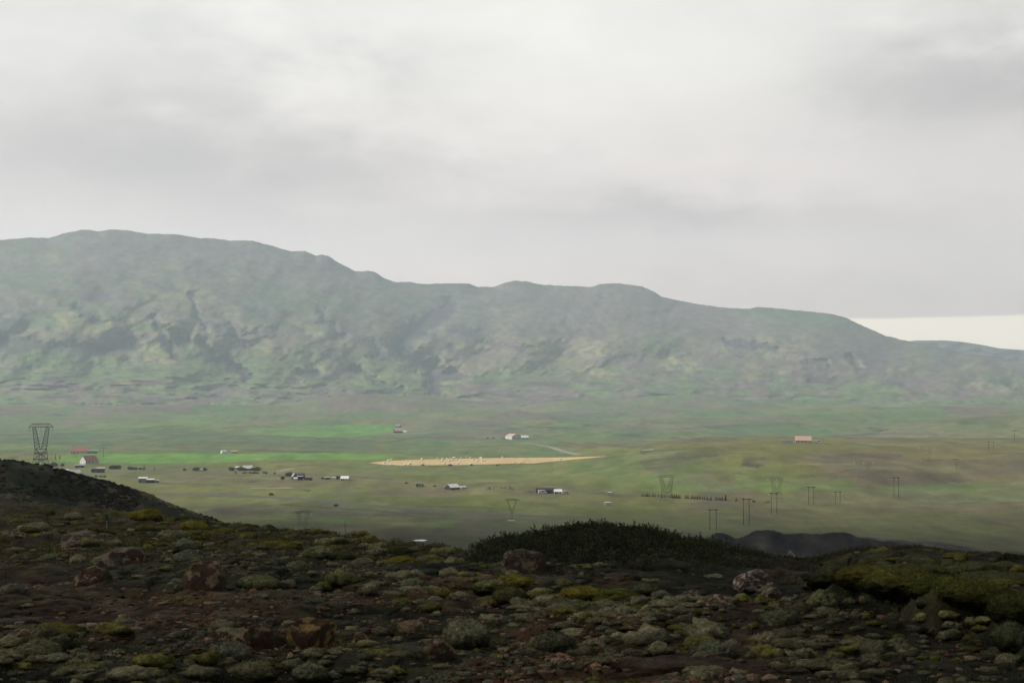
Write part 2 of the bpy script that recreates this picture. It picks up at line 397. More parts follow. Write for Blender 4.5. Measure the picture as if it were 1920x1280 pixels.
        dl = seg_d(ppx, py, ln, 2.2); c = lerp3(c, (.042, .045, .032), np.exp(-(dl / 2.4) ** 2) * (D > 600) * .62)
    # quarry
    az = np.arctan2(x, y)
    qd = (quar_te(np.clip(az, -.62, .62)) * 760 + 87)
    qm = sstep(px, 1270, 1350) * (D > 480) * (D < 1200)
    qline = np.interp(px, [1270, 1340, 1500, 1640, 1700, 1800, 1920, 2300], [1016, 1008, 1006, 1008, 1012, 1023, 1036, 1060])
    qmask = qm * ((py + fbm(x / 20, y / 20, 3, 95) * 4 > qline) | ((z > -84.5) & (D < 860)))
    qcol = lerp3(np.zeros(sh + (3,)) + np.array([.044, .034, .027]), (.095, .078, .060), sstep(fbm(x / 30, y / 50, 4, 99), .08, .3) * .8) * (1 + fbm(x / 9, y / 16, 4, 97)[..., None] * 1.7).clip(.3, 2.5)
    c = c + (qcol - c) * qmask[..., None]
    c = c * (1 + fine[..., None] * .4)
    mean = np.array([.108, .118, .056]); c = np.where((D > 600)[..., None], np.clip(mean * 1.16 + (c - mean) * 1.12, .01, .9), c)
    # --- dark hillside on the left, 150 - 400 m
    hs = (D > 60) & (D < 520) & (z > -60)
    s = np.zeros(sh + (3,)) + np.array([.115, .108, .060])
    s = lerp3(s, (.170, .130, .085), sstep(fbm(x / 26 + y / 60, y / 24, 4, 101), .0, .2))
    s = lerp3(s, (.042, .050, .026), sstep(fbm(x / 12 + y / 40, y / 16, 4, 103), .02, .15))
    s = lerp3(s, (.060, .075, .024), sstep(fbm(x / 14, y / 14, 3, 105), .18, .35) * .8)
    c = np.where(hs[..., None], s, c)
    # --- near heath
    nr = D < 70
    if nr.any():
        xn, yn = x, y
        d1, r1, d2, r2, d3, r3 = lump_cols(xn, yn)
        zone = fbm(x / 3.0, y / 3.0, 4, 111); zone2 = fbm(x / 1.1, y / 1.1, 3, 113)
        g = np.zeros(sh + (3,)) + np.array([.048, .027, .014])                      # peaty soil
        g = lerp3(g, (.105, .050, .025), sstep(zone2, -.05, .25) * .8)                  # reddish gravel
        right = sstep(px, 900, 1300)
        g = lerp3(g, (.016, .018, .008), sstep(zone + .22 * right + .05, .02, .2))
        g = lerp3(g, (.014, .016, .007), sstep(px, 1430, 1560) * .8)   # dark grass and crowberry
        tops = sstep(1 - d2, .30, .55) * sstep(zone2 * .8 - zone * .3 + .6 * (r2 - .5), -.12, .06)
        big = sstep(1 - d1 + zone2 * .3, .25, .5) * sstep(fbm(x / 2.2, y / 2.2, 2, 44), -.2, .05) * (r1 > .35)
        moss = np.where((r2 > .5)[..., None], np.array([.110, .106, .062]), np.array([.085, .080, .032]))
        g = g + (moss - g) * (np.maximum(tops, big) * (.42 - .25 * right))[..., None]
        yel = sstep(D, 19, 30) * (1 - right * .4)
        pcl = np.clip(np.arctan2(x, y), -.62, .62); bDc = CH / np.maximum((bank_py(pcl) - 715) / FOC - SL, .03)
        g = lerp3(g, (.075, .076, .024), sstep(D + fbm(x / 1.3, y / 1.6, 2, 19) * 2.6, bDc + .3, bDc + .8) * (1 - sstep(D, 19, 22)) * sstep(px, 1520, 1620) * sstep(fbm(x / .8, y / .8, 3, 121), -.25, .1) * .9)
        g = lerp3(g, (.105, .095, .020), yel * sstep(fbm(x / .9, y / .9, 3, 117), -.2, .15) * .85)
        g = lerp3(g, (.012, .012, .007), sstep(d2, .85, 1.1) * .85)  # gaps between hummocks blackened, the shade of hollows painted in
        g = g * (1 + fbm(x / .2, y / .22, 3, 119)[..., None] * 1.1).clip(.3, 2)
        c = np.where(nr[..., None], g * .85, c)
    return np.clip(c, .004, 1)

m_ground = mat('ground_cover', attr=True, rough=.95, spec=.1, layers=((.35, .18), ((.09, .05, .1), .15), (9.0, .25), (34.0, .40)), bump=.035, bscale=22.0)
# ------------------------------------------------------------------ the ground sheet
azd = np.linspace(R(-23.5), R(23.5), 1380)
azl = np.linspace(R(-180), R(-23.5), 90)[:-1]; azr = np.linspace(R(23.5), R(180), 90)[1:-1]
AZ = np.concatenate([azl, azd, azr])
Dn = 1 / np.linspace(1 / 62., 1 / 7.2, 1000)[::-1]
Dn = np.concatenate([[.4, 1, 2, 3, 4, 5, 6, 6.6], Dn])
Dm = np.concatenate([np.geomspace(62.5, 180, 50)[1:], np.linspace(182, 330, 75), np.geomspace(335, 600, 30)[1:]])
Df = 1 / np.linspace(1 / 4300., 1 / 600., 470)[::-1][1:]
DD = np.concatenate([Dn, Dm, Df])
A2, D2 = np.meshgrid(AZ, DD)
X = np.sin(A2) * D2; Y = np.cos(A2) * D2; Z = zground(X, Y)
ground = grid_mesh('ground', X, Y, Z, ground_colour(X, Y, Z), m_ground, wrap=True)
tag(ground, 'heath terrace, valley floor and low hills below the mountain', 'ground', kind='structure')
del X, Y, Z, A2, D2

# ------------------------------------------------------------------ mountain
ridge_pts = [(-1400, 560), (-600, 500), (-200, 470), (0, 450), (55, 445), (90, 446), (125, 436), (158, 430), (185, 434), (205, 430), (240, 432), (275, 438), (330, 439), (375, 447), (400, 446),
             (430, 451), (470, 451), (510, 461), (545, 471), (570, 470), (592, 480), (603, 477), (615, 479), (630, 490), (650, 500), (668, 509), (685, 508), (700, 508), (720, 521), (742, 529), (760, 528),
             (800, 533), (820, 531), (875, 531), (895, 537), (925, 538), (945, 530), (965, 526), (985, 527), (1010, 533), (1060, 536), (1112, 538), (1125, 532), (1160, 531), (1205, 537), (1225, 546),
             (1240, 556), (1290, 567), (1350, 576), (1405, 579), (1420, 575), (1500, 582), (1560, 588), (1590, 597), (1620, 612), (1660, 629), (1705, 640), (1740, 647), (1790, 657), (1850, 668), (1920, 682), (2100, 712), (2600, 735), (3600, 700)]
ridge_te = curve(ridge_pts)
ridge_D = pcurve([(-600, 6900), (0, 6550), (300, 6450), (600, 6550), (900, 6750), (1200, 6800), (1600, 6600), (1900, 6400), (2300, 6200)])
foot_te = curve([(-600, 776), (900, 776), (1400, 776), (2400, 778)])
azm = np.concatenate([np.linspace(R(-180), R(-23.5), 90)[:-1], np.linspace(R(-23.5), R(23.5), 1300), np.linspace(R(23.5), R(180), 90)[1:-1]])
NS = 330
S = np.linspace(0, 1, NS)
A2, S2 = np.meshgrid(azm, S)
Ac = np.clip(A2, -.62, .62)
tef = foot_te(Ac); ter = ridge_te(Ac); Dr = ridge_D(Ac)
kk = np.exp(-np.linspace(-2, 2, 121) ** 2 * 2); kk /= kk.sum(); r1_ = ridge_te(np.clip(azm, -.62, .62)); rp_ = np.pad(r1_, 60, mode='edge'); rs_ = np.convolve(rp_, kk, 'valid'); wb = 1 - sstep(np.abs(azm), R(20.5), R(23)); ters = (rs_ * wb + r1_ * (1 - wb))[None] + 0 * S2
TE = tef + (ters - tef) * S2 + (ter - ters) * sstep(S2, .92, 1)
PXc = 960 + FOC * np.tan(np.clip(A2, -.7, .7)) ; 
PYc = 640 - FOC * np.tan(np.arctan(TE * np.cos(Ac)) - PITCH)
# two depth profiles: a cliffed one on the left, an even one on the right
gL = np.interp(S2, [0, .05, .12, .26, .30, .42, .52, .62, .8, 1], [0, .10, .22, .36, .39, .46, .52, .62, .80, 1])
gR = np.interp(S2, [0, .06, .14, .3, .45, .55, .7, .85, 1], [0, .14, .28, .46, .56, .62, .74, .88, 1])
Dr = (np.convolve(np.pad(Dr[0], 60, mode='edge'), kk, 'valid') * wb + Dr[0] * (1 - wb))[None] + 0 * S2
wl = 1 - sstep(PXc, 300, 1100)
g = gL * wl + gR * (1 - wl)
u = PXc / 100.; v = (PYc) / 60.
warp = fbm(u * .6, v * .6, 3, 130) * 1.2
relief = np.zeros_like(u)
relief += fbm(u * 1.3 + v * .4, v * 1.1, 4, 137, .42) * 200 * (.4 + .6 * sstep(S2, .1, .35)) + fbm(u * 5 + warp, v * 4, 4, 141) * 9
# rock ledges
led = ridged(u * .9 + warp, v * 2.6 + warp * 1.5, 4, 151)
# named gullies and cliff bands: (polyline px, width px, depth m, strength of dark rock and painted shade)
wpx = PXc + fbm(PXc / 22, PYc / 16, 4, 161) * 12; wpy = PYc + fbm(PXc / 22, PYc / 16, 4, 167) * 9
rock = np.zeros(PXc.shape)
for pts, w, dep, rock_shade in [
        ([(845, 575), (805, 600), (775, 618), (757, 640), (760, 660), (790, 680), (830, 700), (850, 702)], 22, 170, .9),
        ([(800, 690), (815, 715), (818, 735)], 16, 110, .8),
        ([(690, 640), (715, 662), (700, 670)], 10, 60, .5),
        ([(660, 690), (700, 712), (755, 735)], 8, 60, .6),
        ([(600, 590), (630, 625), (640, 632)], 11, 70, .6),
        ([(355, 560), (365, 580), (385, 625)], 7, 60, .5),
        ([(325, 632), (345, 645)], 12, 80, .9),
        ([(375, 645), (400, 668), (440, 690), (468, 706)], 12, 110, 1.),
        ([(0, 655), (60, 650), (120, 660), (190, 655), (250, 650)], 20, 60, .55),
        ([(155, 595), (185, 612)], 13, 80, .7),
        ([(285, 600), (330, 668)], 8, 60, .5),
        ([(560, 696), (590, 702)], 10, 60, .8),
        ([(430, 600), (460, 650)], 12, 60, .35),
        ([(1290, 560), (1250, 590), (1190, 600)], 12, 60, .25),
        ([(1355, 640), (1400, 648), (1455, 655)], 9, 70, .7),
        ([(1590, 668), (1610, 690)], 10, 80, .6), ([(1520, 680), (1550, 684)], 7, 50, .5),
        ([(1540, 590), (1600, 600)], 10, 30, .4), ([(1780, 660), (1850, 672), (1900, 720)], 10, 70, .5), ([(1720, 645), (1760, 655)], 7, 40, .5),
        ([(1130, 560), (1100, 600), (1060, 610)], 10, 50, .3), ([(900, 640), (1000, 655)], 7, 40, .3)]:
    d = seg_d(wpx, wpy, pts, 1.3)
    k = np.exp(-(d / w) ** 2)
    relief -= k * -dep * .0
    relief += k * dep * 1.3
    rock = np.maximum(rock, sstep(k, .25, .8) * rock_shade)
relief *= 1 - .6 * sstep(S2, .5, .8)
relief += fbm(u * 1.6 + warp, v * 5, 4, 145) * 110 * (1 - sstep(S2, .12, .3))
TE = TE + fbm(PXc / 9., PXc * 0, 4, 149) * .0005 * sstep(S2, .96, 1)
taper = sstep(1 - S2, 0, .10) * sstep(S2, 0, .03)
Dm_ = 3820 + (Dr - 3820) * g + relief * taper
Dm_ += fbm(u * 3, np.zeros_like(u), 2, 171) * 0
X = np.sin(A2) * Dm_; Y = np.cos(A2) * Dm_; Z = TE * Dm_
# back slope behind the ridge
nb = 12
kb = np.linspace(0, 1, nb + 1)[1:, None]
Xb = np.sin(azm)[None] * (Dm_[-1][None] + kb * 1100); Yb = np.cos(azm)[None] * (Dm_[-1][None] + kb * 1100)
Zb = Z[-1][None] * (1 - kb) ** 1.5 + (-90) * (1 - (1 - kb) ** 1.5) - 15 * kb
# first row sunk under the valley floor
X0 = np.sin(azm)[None] * 3700; Y0 = np.cos(azm)[None] * 3700; Z0 = np.full_like(X0, -90.0)
X = np.concatenate([X0, X, Xb]); Y = np.concatenate([Y0, Y, Yb]); Z = np.concatenate([Z0, Z, Zb])
pad = lambda a: np.concatenate([a[:1], a, np.repeat(a[-1:], nb, 0)])
PX2, PY2, ROCK_SHADE, SS, LED, WP = pad(PXc), pad(PYc), pad(rock), pad(S2), pad(led), pad(warp)
u = PX2 / 100.; v = PY2 / 60.
c = np.zeros(PX2.shape + (3,)) + np.array([.100, .125, .068])
c = lerp3(c, (.112, .130, .092), sstep(SS, .45, .8))
c = lerp3(c, (.135, .140, .085), sstep(fbm(u * 1.1 + WP * .5, v * 2.2, 5, 221), .05, .25) * sstep(SS, .4, .6) * .6)
c = lerp3(c, (.075, .085, .070), sstep(fbm(u * 1.3 + WP * .5, v * 2.0, 5, 223), .08, .3) * sstep(SS, .4, .6) * .6)
lowS = 1 - sstep(SS, .22, .42)
vd = v - .42 * u * sstep(PX2, 200, 900)                 # strata and sheep tracks fall gently to the right
c = lerp3(c, (.074, .128, .056), sstep(fbm(u * .8 + WP * .4, vd * 2.6, 5, 231), .0, .25) * .7)
c = lerp3(c, (.140, .118, .105), sstep(fbm(u * .9 + WP * .4, vd * 2.2, 5, 233), .03, .25) * .7)
c = lerp3(c, (.175, .178, .085), sstep(fbm(u * 1.2 + WP * .4, vd * 3.4, 5, 235), .12, .32) * (1 - sstep(SS, .7, .95)) * .7)
lines = sstep(ridged(u * .9 + WP * .3, vd * 4.2, 3, 237), 1.34, 1.52) * (1 - sstep(SS, .6, .85)) * sstep(fbm(u * 2, vd * 3, 3, 239), -.1, .12)
c = lerp3(c, (.040, .050, .050), lines * .65)
c = lerp3(c, (.055, .070, .070), sstep(fbm(u * 2.0 + WP * .5, vd * 3.0, 5, 241, .6), .2, .36) * sstep(SS, .15, .3) * (1 - sstep(SS, .6, .85)) * .8)
hea = fbm(u * 1.3 + WP, v * 2.0, 5, 181)
c = lerp3(c, (.128, .112, .090), sstep(hea, -.05, .22) * (1 - .45 * sstep(SS, .35, .7)))
c = lerp3(c, (.078, .140, .046), sstep(fbm(u * 1.1 + WP * .5, v * 1.6, 4, 185), .06, .25) * (1 - sstep(SS, .25, .5)) * .9)
c = lerp3(c, (.205, .205, .085), .5 * sstep(fbm(u * 2.6 + WP * .6, vd * 3.0, 5, 189), .16, .38) * sstep(SS, .16, .3) * (1 - sstep(SS, .55, .85)) * .85)
for (bx, by, sx, sy, a) in [(130, 605, 26, 16, .6), (320, 625, 40, 22, .55), (250, 672, 40, 10, .5), (790, 660, 40, 22, .55), (860, 690, 60, 18, .5), (720, 705, 40, 20, .4), (1090, 655, 80, 18, .5), (960, 700, 50, 12, .6),
                            (510, 660, 50, 25, .35), (600, 690, 40, 12, .4), (1260, 680, 40, 18, .5), (400, 540, 60, 30, .12), (840, 722, 20, 8, .6), (1700, 695, 40, 12, .4), (1830, 690, 30, 15, .4)]:
    k = np.exp(-((PX2 - bx) / sx) ** 2 - ((PY2 - by) / sy) ** 2) * (.55 + 1.6 * fbm(u * 7, v * 9, 4, 190)).clip(0, 1.3)
    c = lerp3(c, (.235, .225, .100), np.clip(k * a * 1.5, 0, 1))
for (bx, by, sx, sy, a) in [(150, 690, 90, 20, .8), (400, 700, 90, 28, .8), (330, 770, 60, 10, .8), (980, 710, 60, 14, .6), (1230, 650, 40, 20, .5), (720, 735, 60, 14, .6), (520, 750, 80, 14, .4)]:
    k = np.exp(-((PX2 - bx) / sx) ** 2 - ((PY2 - by) / sy) ** 2)
    c = lerp3(c, (.085, .150, .048), np.clip(k * a * 1.4, 0, .9))
for (bx, by, sx, sy, a) in [(200, 755, 120, 16, .8), (420, 740, 140, 16, .8), (620, 745, 60, 12, .6), (740, 765, 130, 16, .9), (1050, 740, 160, 20, .7), (1350, 790, 100, 16, .5), (1200, 720, 80, 14, .5)]:
    k = np.exp(-((PX2 - bx) / sx) ** 2 - ((PY2 - by) / sy) ** 2) * (.8 + fbm(u * 3, v * 4, 3, 195))
    c = lerp3(c, (.135, .120, .102), np.clip(k * a * 1.3, 0, .8))
c = lerp3(c, (.092, .150, .050), sstep(fbm(u * 1.8 + WP, v * 6, 4, 191), .02, .16) * lowS * .8)
c = lerp3(c, (.060, .060, .048), sstep(fbm(u * 2.6 + WP, v * 10, 4, 192), .2, .34) * lowS * .7)
c = lerp3(c, (.150, .150, .085), sstep(fbm(u * 2.2 + WP, v * 8, 4, 193), .2, .36) * lowS * .6)
thin = sstep(LED, 1.5, 1.8)
bank = sstep(ridged(u * 1.2 + WP * .8, v * 3.3, 2, 197), 1.34, 1.44) * (1 - sstep(SS, .2, .42)) * sstep(SS, .03, .07)
c = lerp3(c, (.032, .035, .032), bank * .75)
c = lerp3(c, (.040, .048, .052), ROCK_SHADE * .9)  # dark basalt, its colour also standing in for weak gully shade
c = c * (1 + fbm(u * 9, v * 14, 5, 199, .6)[..., None] * .48)
mm = np.array([.100, .118, .070]); c = mm * [1.50, 1.36, 1.55] + (c - mm) * 1.55
m_mount = mat('mountain_slope', attr=True, rough=1.0, spec=.0, layers=((.055, .15), (.016, .12), (.006, .10)), bump=3.0, bscale=.03)
mountain = grid_mesh('mountain', X, Y, Z, np.clip(c, .01, 1), m_mount, wrap=True)
tag(mountain, 'long green and heather coloured mountain ridge beyond the valley', 'mountain', kind='structure')
# far ridge seen past the right end
azf = np.linspace(R(5), R(34), 420)
fr_te = curve([(1300, 690), (1560, 668), (1640, 650), (1695, 640), (1720, 638), (1770, 638), (1800, 640), (1840, 646), (1875, 653), (1920, 656), (2000, 664), (2300, 690)])
A2, S2 = np.meshgrid(azf, np.linspace(0, 1, 90))
ter = fr_te(A2); TE = -.008 + (ter + .008) * S2
Dm_ = 7500 + 1000 * S2 + (fbm(A2 * 60, S2 * 5, 4, 211) * 330) * sstep(1 - S2, 0, .12)
X = np.sin(A2) * Dm_; Y = np.cos(A2) * Dm_; Z = TE * Dm_
kb = np.linspace(0, 1, 7)[1:, None]
Xb = np.sin(azf)[None] * (Dm_[-1][None] + kb * 700); Yb = np.cos(azf)[None] * (Dm_[-1][None] + kb * 700); Zb = Z[-1][None] - kb * (Z[-1][None] + 90)
X = np.concatenate([X, Xb]); Y = np.concatenate([Y, Yb]); Z = np.concatenate([Z, Zb])
c = np.zeros(X.shape + (3,)) + np.array([.10, .12, .075]); c = lerp3(c, (.12, .11, .09), sstep(fbm(X / 300, Z / 60, 4, 214), 0, .3))
fr = grid_mesh('far_hill', X, Y, Z, c, m_mount); tag(fr, 'distant low ridge behind the right end of the mountain', 'hill', kind='structure')

# ------------------------------------------------------------------ unseen cloud added to shade the near ground
from mathutils import noise as mnoise
def shade_cloud_mesh(cx, cy, cz, rx, ry, rz, seed):
    nu, nv = 96, 48
    th = np.linspace(0, 2 * math.pi, nu, endpoint=False)[None, :]; ph = np.linspace(0.02, math.pi - .02, nv)[:, None]
    x = np.sin(ph) * np.cos(th); y = np.sin(ph) * np.sin(th); z = np.cos(ph) + 0 * th
    r = 1 + fbm(x * 2.2 + z * 1.3, y * 2.2 + z, 4, seed) * .55 
    zz = np.where(z < 0, z * .35, z)
    return cx + rx * x * r, cy + ry * y * r, cz + rz * zz * r
m_shade_cloud = mat('shade_cloud', (.82, .83, .85), rough=1, spec=0, nscale=.004, namp=.06, bump=20, bscale=.01)
cX, cY, cZ = shade_cloud_mesh(-1450, 606, 1300, 900, 448, 240, 301)
cl = grid_mesh('cloud', cX, cY, cZ, None, m_shade_cloud, wrap=True)
tag(cl, 'unseen low cloud added to shade the near ground', 'cloud', kind='structure')

# ------------------------------------------------------------------ haze
hx0, hx1, hz0, hz1 = -9600, 9600, -120.0, 980.0
hv = [(x, y, z) for z in (hz0, hz1) for x, y in ((hx0, hx0), (hx1, hx0), (hx1, hx1), (hx0, hx1))]
hf = [(0, 3, 2, 1), (4, 5, 6, 7), (0, 1, 5, 4), (1, 2, 6, 5), (2, 3, 7, 6), (3, 0, 4, 7)]
mh = bpy.data.materials.new('haze'); mh.use_nodes = True; t = mh.node_tree; t.nodes.clear()
pv = t.nodes.new('ShaderNodeVolumePrincipled'); pv.inputs['Color'].default_value = (.745, .865, .985, 1); pv.inputs['Density'].default_value = .000140; pv.inputs['Anisotropy'].default_value = .2
ot = t.nodes.new('ShaderNodeOutputMaterial'); t.links.new(pv.outputs[0], ot.inputs['Volume'])
haze = tri_mesh('haze', hv, hf, None, mh); tag(haze, 'pale summer haze filling the valley air', 'haze', kind='stuff')
# ================================================================== things in the valley
def at1(px, py, dmin=600.0): return Vector(at(px, py, dmin)[0])
def facing(p): return -math.atan2(p.x, p.y)      # turns local -y towards the camera's side
class MB:
    """collects simple solids into one mesh"""
    def __init__(s): s.v = []; s.f = []
    def quad_solid(s, pts8):
        b = len(s.v); s.v += [tuple(p) for p in pts8]
        s.f += [(b, b+3, b+2, b+1), (b+4, b+5, b+6, b+7), (b, b+1, b+5, b+4), (b+1, b+2, b+6, b+5), (b+2, b+3, b+7, b+6), (b+3, b, b+4, b+7)]
    def box(s, x0, x1, y0, y1, z0, z1):
        s.quad_solid([(x0,y0,z0),(x1,y0,z0),(x1,y1,z0),(x0,y1,z0),(x0,y0,z1),(x1,y0,z1),(x1,y1,z1),(x0,y1,z1)]); return s
    def bar(s, a, b, r, r2=None):
        a = Vector(a); b = Vector(b); d = (b - a); 
        if d.length < 1e-6: return s
        d.normalize(); u = d.orthogonal().normalized(); w = d.cross(u); r2 = r if r2 is None else r2
        P = [a + (u*i + w*j) * r for i, j in ((-1,-1),(1,-1),(1,1),(-1,1))] + [b + (u*i + w*j) * r2 for i, j in ((-1,-1),(1,-1),(1,1),(-1,1))]
        s.quad_solid(P); return s
    def tube(s, a, b, r, r2=None, n=8):
        a = Vector(a); b = Vector(b); d = (b - a).normalized(); u = d.orthogonal().normalized(); w = d.cross(u); r2 = r if r2 is None else r2
        k = len(s.v)
        for c, q in ((a, r), (b, r2)):
            for i in range(n):
                t = 2 * math.pi * i / n; s.v.append(tuple(c + (u * math.cos(t) + w * math.sin(t)) * q))
        for i in range(n): j = (i + 1) % n; s.f.append((k+i, k+j, k+n+j, k+n+i))
        s.f.append(tuple(k + n - 1 - i for i in range(n))); s.f.append(tuple(k + n + i for i in range(n))); return s
    def poly(s, pts, faces):
        b = len(s.v); s.v += [tuple(p) for p in pts]; s.f += [tuple(b + i for i in f) for f in faces]; return s
    def build(s, name, m, parent=None, smooth=False, bevel=0.0):
        me = bpy.data.meshes.new(name); me.from_pydata(s.v, [], s.f); me.update(); me.materials.append(m)
        if smooth: me.polygons.foreach_set('use_smooth', [True] * len(me.polygons))
        o = bpy.data.objects.new(name, me); C.objects.link(o)
        if parent: o.parent = parent
        if bevel:
            b = o.modifiers.new('bevel', 'BEVEL'); b.width = bevel; b.segments = 2
        return o
def empty(name, loc, rz=0, **k):
    o = bpy.data.objects.new(name, None); C.objects.link(o); o.location = loc; o.rotation_euler = (0, 0, rz); o.empty_display_size = .5
    return tag(o, **k)
def copy_tree(o, parent=None):
    c = o.copy(); C.objects.link(c); c.parent = parent
    for ch in list(o.children): copy_tree(ch, c)
    return c

WHITE = (.80, .80, .77); PALE = (.62, .64, .62)
def pm(name, col, rough=.7): return mat(name, col, rough, nscale=.8, namp=.10, bump=.01, bscale=3)
M_white = pm('white_render', (.72, .72, .70)); M_wroof = pm('white_sheet_metal', (.90, .90, .87), .5); M_red = pm('red_sheet_metal', (.48, .19, .18), .5)
M_pink = pm('faded_red_sheet_metal', (.66, .42, .34), .6); M_dark = pm('dark_timber', (.045, .045, .055)); M_blue = pm('dark_blue_timber', (.045, .055, .085))
M_grey = pm('grey_sheet_metal', (.33, .34, .34)); M_orange = pm('orange_timber', (.62, .34, .15)); M_green = pm('pale_green_sheet', (.45, .55, .43)); M_pane = mat('window_glass', (.03, .035, .04), .15, spec=.5)
M_cream = pm('cream_render', (.62, .56, .44)); M_conc = pm('concrete', (.42, .41, .39)); M_tyre = mat('black_rubber', (.02, .02, .02), .9)

def house(px, py, wpx, hpx, name, label, cat, wall, roof, rot=0.0, dr=.7, kind='gable', wallf=.5, nwin=3, door=True, chim=False, group=None, annex=None, ridge='x', over=.25):
    """px,py: foot of the building's middle in the photograph; wpx,hpx its size there"""
    p = at1(px, py); D = math.hypot(p.x, p.y); s = D / FOC
    L = wpx * s; H = hpx * s; B = max(L * dr, 3.0); wh = max(H * wallf, 1.6); rz = facing(p) + R(rot)
    if wh > H: H = wh + .8
    e = empty(name, p, rz, label=label, cat=cat, group=group)
    hx, hy = L / 2, B / 2
    mb = MB()
    if kind == 'gable':
        if ridge == 'x':
            mb.poly([(-hx,-hy,-.6),(hx,-hy,-.6),(hx,hy,-.6),(-hx,hy,-.6),(-hx,-hy,wh),(hx,-hy,wh),(hx,hy,wh),(-hx,hy,wh),(-hx,0,H-.05),(hx,0,H-.05)],
                    [(0,1,5,4),(2,3,7,6),(1,2,6,9,5),(3,0,4,8,7),(0,3,2,1),(4,5,9,8),(6,7,8,9)])
        else:
            mb.poly([(-hx,-hy,-.6),(hx,-hy,-.6),(hx,hy,-.6),(-hx,hy,-.6),(-hx,-hy,wh),(hx,-hy,wh),(hx,hy,wh),(-hx,hy,wh),(0,-hy,H-.05),(0,hy,H-.05)],
                    [(0,1,5,8,4),(2,3,7,9,6),(1,2,6,5),(3,0,4,7),(0,3,2,1),(5,6,9,8),(4,8,9,7)])
    elif kind == 'flat': mb.box(-hx, hx, -hy, hy, -.6, H - .1)
    elif kind == 'mono': mb.poly([(-hx,-hy,-.6),(hx,-hy,-.6),(hx,hy,-.6),(-hx,hy,-.6),(-hx,-hy,wh),(hx,-hy,wh),(hx,hy,H-.05),(-hx,hy,H-.05)], [(0,1,5,4),(1,2,6,5),(2,3,7,6),(3,0,4,7),(0,3,2,1),(4,5,6,7)])
    mb.build('wall', wall, e)
    rb = MB(); o = over
    def slab(a, b, c, d, t=.14):
        rb.quad_solid([a, b, c, d] + [(q[0], q[1], q[2] + t) for q in (a, b, c, d)])
    if kind == 'gable':
        if ridge == 'x':
            k = (H - wh) / hy
            slab((-hx-o,-hy-o,wh-o*k+.02),(hx+o,-hy-o,wh-o*k+.02),(hx+o,0,H),(-hx-o,0,H)); slab((-hx-o,0.004,H),(hx+o,0.004,H),(hx+o,hy+o,wh-o*k+.02),(-hx-o,hy+o,wh-o*k+.02))
        else:
            k = (H - wh) / hx
            slab((-hx-o,-hy-o,wh-o*k+.02),(0,-hy-o,H),(0,hy+o,H),(-hx-o,hy+o,wh-o*k+.02)); slab((0.004,-hy-o,H),(hx+o,-hy-o,wh-o*k+.02),(hx+o,hy+o,wh-o*k+.02),(0.004,hy+o,H))
    elif kind == 'flat': slab((-hx-o,-hy-o,H-.08),(hx+o,-hy-o,H-.08),(hx+o,hy+o,H-.08),(-hx-o,hy+o,H-.08), .22)
    elif kind == 'mono': slab((-hx-o,-hy-o,wh-.02),(hx+o,-hy-o,wh-.02),(hx+o,hy+o,H),(-hx-o,hy+o,H))
    ro = rb.build('roof', roof, e)
    if chim:
        MB().box(hx*.3, hx*.3+.7, -.35, .35, H-.6, H+.9).build('chimney', M_conc, ro)
    for i in range(nwin):
        x = -hx + L * (i + .5 + (.5 if door else 0)) / (nwin + (.5 if door else 0)); w = min(.6, L / nwin * .25); zc = min(wh * .58, 1.6)
        if abs(x) > hx - .5: continue
        wn = MB().box(x-w-.08, x+w+.08, -hy-.06, -hy+.02, zc-.62, zc+.62).build('window', M_white if wall is not M_white else M_grey, e)
        MB().box(x-w, x+w, -hy-.09, -hy-.03, zc-.52, zc+.52).build('pane', M_pane, wn)
    if door:
        MB().box(-hx+.6, -hx+1.6, -hy-.07, -hy+.02, 0, min(2.05, wh-.1)).build('door', M_dark if wall is not M_dark else M_white, e)
    return e

Hs = house
Hs(149, 850, 28, 11, 'barn', 'long barn with a red roof and white walls above the bright green strip', 'barn', M_white, M_red, -8, .45, wallf=.42, nwin=4)
Hs(173, 850, 18, 5.5, 'shed', 'low pale flat shed joined to the right end of the long red-roofed barn', 'shed', M_grey, M_wroof, -4, .5, 'flat', .9, 2, False)
Hs(167, 868.5, 26, 14, 'farmhouse', 'gabled house with steep red roof and white front on the green field edge', 'house', M_white, M_red, 32, .75, wallf=.38, nwin=3, chim=True)
Hs(149, 876, 15, 5, 'shed', 'small dark grey shed just below the steep red-roofed house', 'shed', M_dark, M_grey, 5, .6, 'mono', .75, 1, False)
Hs(137, 890.5, 24, 9.5, 'cabin', 'cream-roofed cabin with orange timber walls at the edge of the dark slope', 'cabin', M_orange, M_wroof, 12, .6, wallf=.45, nwin=2)
Hs(124, 884, 9, 4.5, 'shed', 'tiny white shed behind the orange timber cabin', 'shed', M_white, M_wroof, 0, .8, wallf=.6, nwin=0, door=False)
Hs(178, 885, 13, 6.5, 'cabin', 'dark blue cabin with flat grey roof, joined by an orange-roofed one', 'cabin', M_blue, M_grey, 4, .6, 'flat', .9, 1)
Hs(189, 885.5, 13, 9, 'cabin', 'dark blue cabin with a salmon pink roof beside the flat grey-roofed one', 'cabin', M_blue, M_pink, 4, .6, 'mono', .8, 1)
Hs(268, 904, 15, 9, 'cabin', 'grey cabin with a high white roof on the brown plain', 'cabin', M_grey, M_wroof, 0, .7, 'mono', .85, 2)
Hs(282, 904.5, 14, 6.5, 'shed', 'dark open shed with a thin white roof beside the grey cabin', 'shed', M_dark, M_wroof, 0, .7, 'mono', .85, 1, False)
Hs(294, 904, 7, 5, 'shed', 'dull grey lean-to at the right end of the grey cabin group', 'shed', M_grey, M_grey, 0, .7, 'mono', .6, 0, False)
